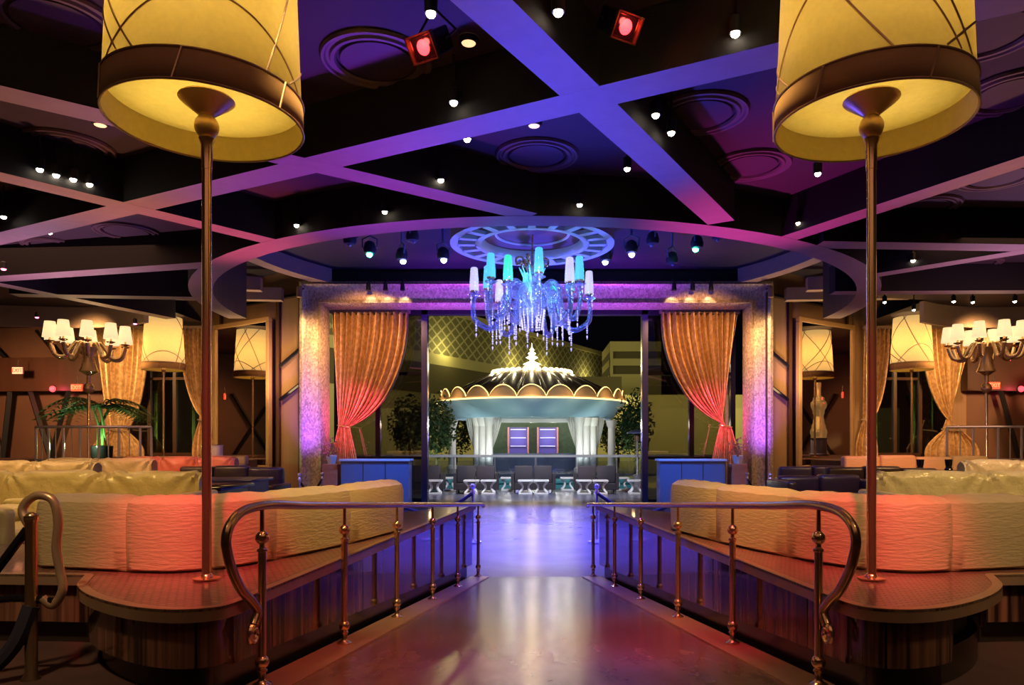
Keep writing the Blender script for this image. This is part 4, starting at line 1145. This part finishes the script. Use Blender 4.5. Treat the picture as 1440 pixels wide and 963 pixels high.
# ------------------------------------------------------------------ outside: deck, pool, pavilion
struct(MB().box(-30,21.9,-.2,30,28.2,0).build('floor_deck','deck'))
struct(MB().box(-30,42,-.2,30,76,0).build('ground','deck'))
struct(MB().box(-30,28.2,-.3,30,42,-.06).build('water_pool','water'))
# glass fence
t = thing('pool_fence','pale-topped glass pool fence across the terrace behind the wicker sofas','fence',(0,31.5,-.06))
MB().box(-9,-.05,EYE-.50+.0,9,.05,EYE-.50+.11).build('top_rail','white',t)
for k in range(10):
    MB().box(-8.9+k*1.8,-.012,.1,-7.2+k*1.8,.012,EYE-.5).build('glass_panel','pane_clear',t)
    MB().box(-9.0+k*1.8,-.03,0,-8.95+k*1.8,.03,EYE-.5).build('post','chrome',t)

def wicker(px, label):
    X = (px-CX)/FPX*26.0
    t = thing('wicker_sofa',label,'sofa',(X,26.0,0),0,'dark wicker sofas on the pool deck')
    MB().rbox(-.82,-.35,.10,.82,.35,.36,.03).build('base','wicker',t)
    for sx in (-1,1):
        MB().rbox(sx*.41-.39,-.34,.36,sx*.41+.39,-.18,.98,.04).build('back_cushion','cushion_grey',t,smooth=True)
        MB().rbox(sx*.41-.38,-.2,.36,sx*.41+.38,.35,.48,.03).build('seat_cushion','cushion_grey',t,smooth=True)
        MB().rbox(sx*.88-.07,-.35,.10,sx*.88+.07,.35,.70,.02).build('armrest','wicker',t)
        for sy in (-1,1): MB().box(sx*.8-.03,sy*.3-.03,0,sx*.8+.03,sy*.3+.03,.12).build('leg','wicker',t)
    t.scale = (.85,1,1)
    return t
for px,lb in ((594,'dark wicker two-seat sofa at the left edge of the doorway view, partly cut off'),(670,'dark wicker two-seat sofa left of the doorway centre'),(750,'dark wicker two-seat sofa in the middle of the doorway view'),(838,'dark wicker two-seat sofa right of the doorway centre')): wicker(px,lb)
st0 = None
for i,(px,far,lb) in enumerate(((611,0,'at far left by the door edge'),(633,1,'set back left of the left wicker sofa'),(663,0,'before the left half of the left wicker sofa'),(687,0,'before the right half of the left wicker sofa'),(714,1,'set back between the left and middle wicker sofas'),(739,0,'before the left half of the middle wicker sofa'),(761,0,'before the right half of the middle wicker sofa'),(798,1,'set back between the middle and right wicker sofas'),(821,0,'before the left half of the right wicker sofa'),(844,0,'before the right half of the right wicker sofa'),(874,1,'set back right of the right wicker sofa'),(894,0,'at far right by the door edge'))):
    Y = 27.0 if far else 25.0; X = (px-CX)/FPX*Y
    if st0 is None:
        st0 = thing('side_table','', 'side table',(X,Y,0),0,'white hourglass side tables on the pool deck')
        MB().rbox(-.27,-.27,.44,.27,.27,.50,.012).build('tabletop','white',st0)
        MB().rbox(-.24,-.24,.0,.24,.24,.05,.012).build('base','white',st0)
        for sx in (-1,1):
            for sy in (-1,1):
                MB().tube(smooth_path([(sx*.22,sy*.2,.05),(sx*.13,sy*.12,.16),(sx*.10,sy*.10,.25),(sx*.13,sy*.12,.34),(sx*.23,sy*.2,.44)],4),.035,6).build('leg','white',st0,smooth=True)
        o = st0
    else: o = copy_tree(st0)
    o.location = (X,Y,0); o['label'] = 'white hourglass side table '+lb
for px,lb in ((624,'left'),(709,'centre-left'),(792,'centre-right'),(872,'right')):
    p = P(px,0,29.4)
    where = {'left':'left of the left wicker sofa','centre-left':'between the left and middle wicker sofas','centre-right':'between the middle and right wicker sofas','right':'right of the right wicker sofa'}[lb]
    t = thing('pool_lounger','teal daybed at the pool edge, glimpsed '+where,'daybed',(p.x,28.75,-.06))
    MB().rbox(-.45,-.3,.22,.45,.3,.42,.05).build('mattress','teal',t,smooth=True)
    MB().box(-.43,-.28,.0,.43,.28,.2).build('base','teal',t)

# patio heater
p = P(884,0,33)
t = thing('patio_heater','tall mushroom patio heater at the right beside the pavilion','heater',(p.x,30.2,-.06))
MB().lathe([(.28,0),(.28,.05),(.20,.08),(.20,.5),(.06,.55),(.045,.6),(.045,1.95)],(0,0,0),16).build('stand','chrome',t,smooth=True)
MB().lathe([(.12,1.95),(.13,2.0),(.13,2.22),(.08,2.26)],(0,0,0),16).build('burner','bronze',t,smooth=True)
MB().lathe([(.46,2.26),(.44,2.32),(.1,2.42),(.0001,2.44)],(0,0,0),24).build('reflector','panel_blue',t,smooth=True)

# pavilion
PV = Vector((-.2,50.0,0)); k_ = 50/1000.
def pz(py): return EYE+(HY-py)*k_
t = thing('pool_pavilion','round white pool bar pavilion with scalloped lit roof beyond the doorway','pavilion',(PV.x,PV.y,0))
R0 = 6.55
MB().lathe([(5.55,pz(590)),(5.7,pz(588)),(5.9,pz(583)),(6.25,pz(574)),(R0,pz(569)),(R0+.05,pz(567.5)),(R0-.3,pz(567)),(5.2,pz(580)),(5.2,pz(590)),(5.55,pz(590))],(0,0,0),72,False).build('eave','pav_blue',t,smooth=True)
MB().tube([((R0+.08)*math.cos(a),(R0+.08)*math.sin(a),pz(567)) for a in [2*PI*i/96 for i in range(97)]],.055,6,False).build('light_band','bulb_gold',t,smooth=True)
NS = 22
for i in range(NS):      # gold scallop shells along the eave
    a0 = 2*PI*i/NS
    if math.sin(a0+PI/NS) > .45: continue
    vs = []; m_ = 12
    mb = MB()
    def sc(u,v,a0=a0):
        a = a0+2*PI/NS*u; h = math.sin(PI*u)**.6*.78
        return ((R0+.02-.22*v)*math.cos(a),(R0+.02-.22*v)*math.sin(a),pz(567)+h*v)
    mb.grid(sc,m_,4); o = mb.build('scallop','pav_gold',t,smooth=True,solid=.05)
    MB().tube([((R0-.22)*math.cos(a0+2*PI/NS*j/12),(R0-.22)*math.sin(a0+2*PI/NS*j/12),pz(567)+math.sin(PI*j/12)**.6*.80) for j in range(13)],.05,5).build('scallop_rim','bulb_gold',o,smooth=True)
NR = 22
Rt = 2.7
mbd, mbl = MB(), MB()
def roof_pt(u,v,a0,a1):
    a = a0+(a1-a0)*u; r = R0-.35+(Rt-R0+.35)*v; z = pz(563)+(pz(527)-pz(563))*(v**.85)+.10*math.sin(PI*u)
    return (r*math.cos(a),r*math.sin(a),z)
for i in range(NR):
    a0,a1 = 2*PI*i/NR,2*PI*(i+1)/NR
    MB().grid(lambda u,v: roof_pt(u,v,a0,a1),6,8).build('roof_panel','roof_light' if False else 'roof_dark',t,smooth=True,solid=.03)
    if math.sin(a0) < .6:
        MB().tube([tuple(Vector(roof_pt(0,v/8,a0,a1))+Vector((0,0,.03))) for v in range(9)],.05,5).build('roof_rib','roof_light',t,smooth=True)
# crown of lit scallops
NCR = 38
for i in range(NCR):
    a = 2*PI*(i+.5)/NCR
    MB().sphere((Rt*math.cos(a),Rt*math.sin(a),pz(525)),.19,10,1.0).build('crown_lobe','bulb_crown',t,smooth=True)
MB().lathe([(Rt-.1,pz(527)),(Rt-.1,pz(522)),(1.2,pz(517)),(.3,pz(514)),(.0001,pz(513.5))],(0,0,0),40).build('roof_cap','roof_light',t,smooth=True)
fz = pz(514)
MB().lathe([(.1,fz),(.62,fz+.1),(.2,fz+.28),(.1,fz+.4),(.42,fz+.55),(.12,fz+.75),(.28,fz+.85),(.08,fz+1.0),(.16,fz+1.1),(.04,fz+1.25),(.0001,fz+1.6)],(0,0,0),12).build('finial','bulb_warm',t,smooth=True)
for px,dz,rr in ((636,1.2,.28),(672,-3.6,.28),(679,-3.9,.28),(688,-4.2,.25),(815,-4.2,.25),(824,-3.9,.28),(833,-3.6,.28),(860,1.2,.28)):
    y = dz; Y = 50+dz; x = (px-CX)/FPX*Y-PV.x
    o = MB().lathe([(rr+.12,0),(rr+.12,.2),(rr,.3),(rr*.92,pz(592)-.45),(rr+.02,pz(592)-.4),(rr+.1,pz(592)-.1),(rr+.14,pz(590))],(x,y,0),14).build('column','pav_white',t,smooth=True)
# white draped curtains between columns
for (xa,xb,y) in ((655,668,-3.2),(690,706,-4.0),(797,813,-4.0),(838,850,-3.2)):
    Y = 50+y; x0 = (xa-CX)/FPX*Y-PV.x; x1 = (xb-CX)/FPX*Y-PV.x
    flip = xa in (690,838)
    def fc(u,v,x0=x0,x1=x1,flip=flip,y=y):
        s_ = (1-v)**1.0 if v < .6 else .4
        a,b_ = (x0,x1) if flip else (x1,x0)
        x = a+(b_-a)*u*(1-.85*min(1,v/.62)**1.3 if v<.62 else .15+.25*(v-.62))
        return (x, y+.07*math.sin(u*30), pz(590)*(1-v)+.1*v)
    MB().grid(fc,36,18).build('curtain','sheer',t,smooth=True)
# bar back with two purple-lit shelves and counter
for px,w_ in ((729,1.3),(770,1.3)):
    x = (px-CX)/FPX*52-PV.x
    o = MB().box(x-w_/2,1.6,0.9,x+w_/2,2.2,pz(600)).build('bar_display','display',t)
    for z in (1.6,2.2,2.8): MB().box(x-w_/2+.1,1.35,z,x+w_/2-.1,1.6,z+.06).build('shelf','marble',o)
    MB().box(x-w_/2-.12,1.3,.9,x-w_/2,2.2,pz(600)).build('jamb','leather_red',o); MB().box(x+w_/2,1.3,.9,x+w_/2+.12,2.2,pz(600)).build('jamb','leather_red',o)
o = MB().box(-3.6,2.3,0,3.6,2.6,pz(592)).build('back_wall','foliage',t)
MB().strip([(4.0*math.sin(a),-4.2*math.cos(a)*.55) for a in [-.9+1.8*i/20 for i in range(21)]],.4,0,1.15).build('bar_counter','panel_blue',t,smooth=True)
MB().box(-4.2,-3.2,pz(596),4.2,-3.0,pz(591)).build('curtain_rail','pav_white',t)
for a in (-.6,0,.6,1.2,-1.2):
    light('POINT',(PV.x+2.6*math.sin(a),PV.y-2.2*math.cos(a),pz(598)),95,(1,.95,.82),size=.2,name='pavilion_light')
light('POINT',(PV.x,PV.y,pz(511)+.7),260,(1,.85,.5),size=.3,name='finial_light')
for a in [-1.3+2.6*i/6 for i in range(7)]:
    light('POINT',(PV.x+(Rt+.3)*math.sin(a),PV.y-(Rt+.3)*math.cos(a),pz(521)),45,(1,.82,.5),size=.1,name='crown_light')
for px in (640,680,690,815,825,857):
    X = (px-CX)*.045; light('SPOT',(X,44.0,.5),90,(1,1,.97),(X,46.6,2.6),size=.1,angle=80,name='column_fill')  # fill spots added to whiten the columns, no fixtures modelled
for a in [-1.2+2.4*i/6 for i in range(7)]:
    light('POINT',(PV.x+(R0+.7)*math.sin(a),PV.y-(R0+.7)*math.cos(a),pz(563)),26,(1,.62,.25),size=.1,name='scallop_fill')  # points added in the air off the eave to warm the scallops
light('AREA',(0,34,3.4),350,(.75,.88,1),(0,46,3.2),size=8,sy=1,name='deck_wash')
light('POINT',(P(729,0,51).x,50.6,2.2),40,(.35,.3,1),size=.2,name='bar_glow'); light('POINT',(P(770,0,51).x,50.6,2.2),40,(.35,.3,1),size=.2,name='bar_glow')
light('SPOT',(0,22.6,4.6),1500,(.85,.88,1),(0,26.0,0),size=.2,angle=110,name='deck_flood')

# trees flanking the pavilion
def tree(px, Y, z, wd, hgt, label, seed, m='foliage'):
    X = (px-CX)/FPX*Y; rnd = random.Random(seed)
    t = thing('garden_tree',label,'tree',(X,Y,0))
    MB().tube([(0,0,0),(.1,0,z),(0,0,z+hgt*.4)],[.15,.12,.06],7).build('trunk','bark',t,smooth=True)
    mb = MB()
    for k in range(1500):
        a = rnd.uniform(0,2*PI); e = rnd.gauss(0,.5); rr = rnd.uniform(.55,1)
        zz = z+hgt*(.5+.5*math.sin(e)*rr*1.0); wr = wd*math.cos(e)*rr*(1+.25*math.sin(5*a+zz*3))
        p = Vector((wr*math.cos(a),wr*math.sin(a),zz)); s_ = rnd.uniform(.10,.2)
        n1 = Vector((rnd.gauss(0,1),rnd.gauss(0,1),rnd.gauss(0,1))).normalized()*s_; n2 = n1.orthogonal().normalized()*s_*.5
        mb.add([p-n1,p+n2,p+n1,p-n2],[(0,1,2,3)])
    mb.build('crown',m,t)
tree(612,44,.6,1.1,4.6,'dark leafy tree left of the pavilion, at the door edge',1)
tree(575,52,.6,1.3,5.0,'dark leafy tree behind the left glazing',2)
tree(640,60,.4,1.6,5.0,'dark tree showing behind the left columns',3)
tree(893,44,.6,1.0,4.8,'dark leafy tree right of the pavilion by the heater',4)
tree(868,60,.4,1.6,4.6,'dark tree showing behind the right columns',5)
tree(752,64,.4,3.0,4.4,'broad dark shrub mass behind the pavilion bar',6)
for px in (606,700,805,895):
    p = P(px,0,43); light('SPOT',(p.x,42.5,.2),160,(.9,1,.6),(p.x,46,3.5),size=.1,angle=80,name='tree_uplight')

# hotel block beyond
b0 = thing('hotel_building','long yellow-lit hotel block with diamond-lattice parapet beyond the pavilion','building',(0,0,0))
a = Vector((-16,86,0)); b_ = Vector((15.4,142,0)); H1 = EYE+17.2
dn = (b_-a).normalized(); nn = Vector((-dn.y,dn.x,0)); 
ab = a-dn*30
def slab(p,q,z0,z1,off,th,m,nm):
    pp = [p-nn*off*-1, q-nn*off*-1]; p2 = pp[0]+nn*th*1; q2 = pp[1]+nn*th
    return MB().prism([(pp[0].x,pp[0].y),(pp[1].x,pp[1].y),(q2.x,q2.y),(p2.x,p2.y)], z0, z1).build(nm,m,b0)
slab(ab,b_,0,H1,0,20,'lattice','lattice_parapet')
slab(ab,b_+dn*.1,H1,H1+.7,-.3,20,'building','coping')
slab(ab,b_,0,EYE+11.6,-.5,20,'building','lower_wall')
slab(ab,a+dn*22,EYE+6.5,EYE+10.2,-.7,.3,'building_dark','recess')
MB().box(-40,78,EYE-2,40,79,EYE+4.0).build('garden_wall','building',b0)
MB().box(-6,80,EYE+2,28,82,EYE+5.6).build('terrace_block','building',b0)
MB().box(4,90,EYE+3,11.0,96,EYE+9.6-1.0).build('dark_block','building_dark',b0)
b1 = thing('annex_building','stepped yellow annex with dark window bands at the right of the hotel block','building',(0,0,0))
Y = 100
for (y0,y1,m) in ((480,494,'building'),(494,504,'building_dark'),(504,514,'building'),(514,526,'building_dark'),(526,600,'building')):
    MB().box((858-CX)*.1,Y+(0 if m=='building' else .6),EYE+(HY-y1)*.1,(930-CX)*.1,Y+12,EYE+(HY-y0)*.1).build('storey' if m=='building' else 'window_band',m,b1)
MB().box((858-CX)*.1,Y-.1,0,(862-CX)*.1,Y+1,EYE+(HY-494)*.1).build('corner_pier','building',b1)
light('AREA',(-15,62,12),2700,(1,.88,.42),(-5,100,14),size=10,name='hotel_flood')
light('AREA',(16,66,10),2600,(1,.88,.34),(12,110,12),size=10,name='hotel_flood')
for u in (.12,.4,.55,.8):
    p = a.lerp(b_,u)-nn*2; light('POINT',(p.x,p.y,EYE+12.4),500,(1,.85,.3),size=.5,name='parapet_light')

# ------------------------------------------------------------------ club lighting
BLUE=(.065,.065,1); VIO=(.30,.05,1); MAG=(1,.07,.50); RED=(1,.05,.09); AMB=(1,.50,.18); WARM=(1,.72,.40)
G = 1.0
def spot(x,y,z,e,c,tx,ty,tz,ang,nm,size=.2,blend=1): light('SPOT',(x,y,z),e*G,c,(tx,ty,tz),size=size,angle=ang,blend=blend,name=nm)
# washes aimed up at the coffered ceiling
spot(.2,11.2,.4, 2900,BLUE,.45,7.2,5, 60,'ceiling_blue')
spot(-2.5,12.0,.4,1300,(.42,.05,1),-2.6,9.2,5,58,'ceiling_violet')
spot(2.6,12.5,.4, 1500,(.8,.05,.55),3.3,10.5,5,46,'ceiling_magenta')
spot(-4.5,12.5,.8,900,(1,.14,.35),-5,11.5,5,50,'ceiling_magenta')
spot(3.6,11.0,1.2,700,(.30,.05,1),4.2,8.2,5,50,'ceiling_violet')
spot(-6.0,10.5,1.4,420,(1,.42,.26),-6.4,8.0,5,95,'ceiling_amber')
spot(6.6,10.5,1.4,420,(1,.42,.26),7.2,8.2,5,95,'ceiling_amber')
for q_ in (-1,1):
    spot(q_*9.5,13.6,1.8,700,(.70,.33,.75),q_*9.5,12.8,5,110,'ceiling_lilac')
    spot(q_*7.9,20.0,2.6,420,(1,.66,.3),q_*8.2,20.4,6.5,120,'wing_uplight')
spot(0,17.2,.6,3600,BLUE,0,16.8,6,120,'dome_blue')
# floor
spot(-3.2,13.5,6.2, 10500,BLUE,-.8,13.2,0, 62,'floor_blue',.3)
spot(0,11.0,5.0,2600,(.10,.09,1),0,9.6,0,50,'floor_blue',.3)
spot(.3,7.0,4.98, 900,(.22,.05,1),.1,7.2,.2,44,'floor_violet')
spot(-.5,6.0,4.98, 330,(.9,.42,.14),-.75,6.0,.3,34,'floor_amber')
spot(-.6,3.6,4.98, 520,(1,.16,.07),-.75,4.4,.4,32,'floor_rose',.15)
spot(.9,4.2,4.98, 850,(1,.03,.10),.85,5.2,.3,32,'floor_rose',.15)
spot(0,3.2,4.98, 700,(.40,.05,1),.12,4.15,.4,22,'floor_violet',.15)
spot(.5,5.0,4.98, 200,(.9,.5,.2),.7,3.9,.4,30,'floor_amber',.15)
for q_ in (-1,1):
    spot(q_*1.4,2.0,4.95,1150,(1,.04,.11),q_*2.1,4.40,1.10,19,'banquette_red',.12)
    spot(q_*2.6,1.6,4.98,460,WARM,q_*3.1,4.6,1.1,52,'banquette_warm')
    spot(q_*.8,3.4,4.98,780,(1,.70,.28),q_*1.85,5.9,1.1,32,'banquette_warm')
    spot(q_*5.2,5.8,4.98,700,(1,.62,.20),q_*5.4,8.0,1.2,80,'sofa_warm')
    spot(q_*8.5,9.5,4.98,900,(1,.58,.22),q_*8.5,13.0,1.2,85,'sofa_warm')
    spot(q_*7.6,13.2,4.98,600,(1,.20,.18),q_*7.6,15.3,1.2,45,'sofa_rose')
    spot(q_*4.2,16.6,6.4,1500,(1,.45,.12),q_*5.0,20.9,3.9,54,'drape_amber',.2,.8)
    spot(q_*3.2,18.3,2.3,1500,(1,.07,.26),q_*5.2,20.9,2.5,42,'drape_rose')
    spot(q_*6.0,18.3,.4,1500,(.30,.08,1),q_*6.5,20.3,2.6,40,'jamb_violet')
    spot(q_*5.5,18.0,5.9,900,(1,.55,.22),q_*6.6,20.3,4.2,50,'jamb_amber')
    spot(q_*8.4,17.5,5.4,1200,(1,.52,.2),q_*8.6,21.6,3.0,80,'wing_amber',.3)
    spot(q_*12.4,19.0,4.9,1300,(1,.56,.20),q_*12.6,23.0,3.2,85,'terrace_amber',.3)
    spot(q_*16.2,19.0,4.6,1300,(1,.46,.20),q_*16.6,23.4,2.6,90,'end_amber',.3)
    spot(q_*1.6,16.5,5.9,2600,(.04,.22,1),q_*4.4,20.0,.7,30,'counter_blue')
    spot(q_*2.0,18.2,1.8,1700,(.5,.05,.9),q_*2.4,20.4,6.1,50,'header_violet')
spot(3.2,13.5,6.2, 10500,BLUE,.8,13.2,0, 62,'floor_blue',.3)
spot(0,18.5,6.2, 11000,(.06,.07,1),0,17.6,0, 62,'floor_blue',.3)
for q_ in (-1,1):
    spot(q_*3.6,8.6,4.95,700,(.08,.14,1),q_*4.4,11.0,.9,40,'sofa_blue')
    spot(q_*4.4,12.6,4.95,700,(.10,.12,1),q_*5.2,15.2,.8,40,'sofa_blue')
# chandelier glow, plus added fill on the disc above it
spot(0,11.6,1.2,420,(.62,.5,.95),CH.x,CH.y,zr,26,'disc_fill',.1)  # spot added from below to whiten the disc, no fixture there
light('POINT',(CH.x,CH.y-.05,EYE+2.9),45,(.15,.25,1),size=.25,name='chandelier_core')
for k in range(5):
    a = 2*PI*k/5+.5; light('POINT',(CH.x+1.5*math.cos(a),CH.y+1.5*math.sin(a),EYE+2.9),10,[(.1,.35,1),(.1,.4,.9),(.4,.2,1)][k%3],size=.1,name='chandelier_pin')
spot(0,11.2,4.9,300,(.30,.36,1),CH.x,CH.y,EYE+2.7,40,'chandelier_spot',.1)
# broad dim house light
light('AREA',(0,2.5,5.5),40,(1,.50,.35),(0,5.5,0),size=6,name='house_light')
light('AREA',(-10,11,5.0),150,(1,.48,.28),(-10,12,0),size=6,name='house_light')
light('AREA',(10,11,5.0),150,(1,.48,.28),(10,12,0),size=6,name='house_light')
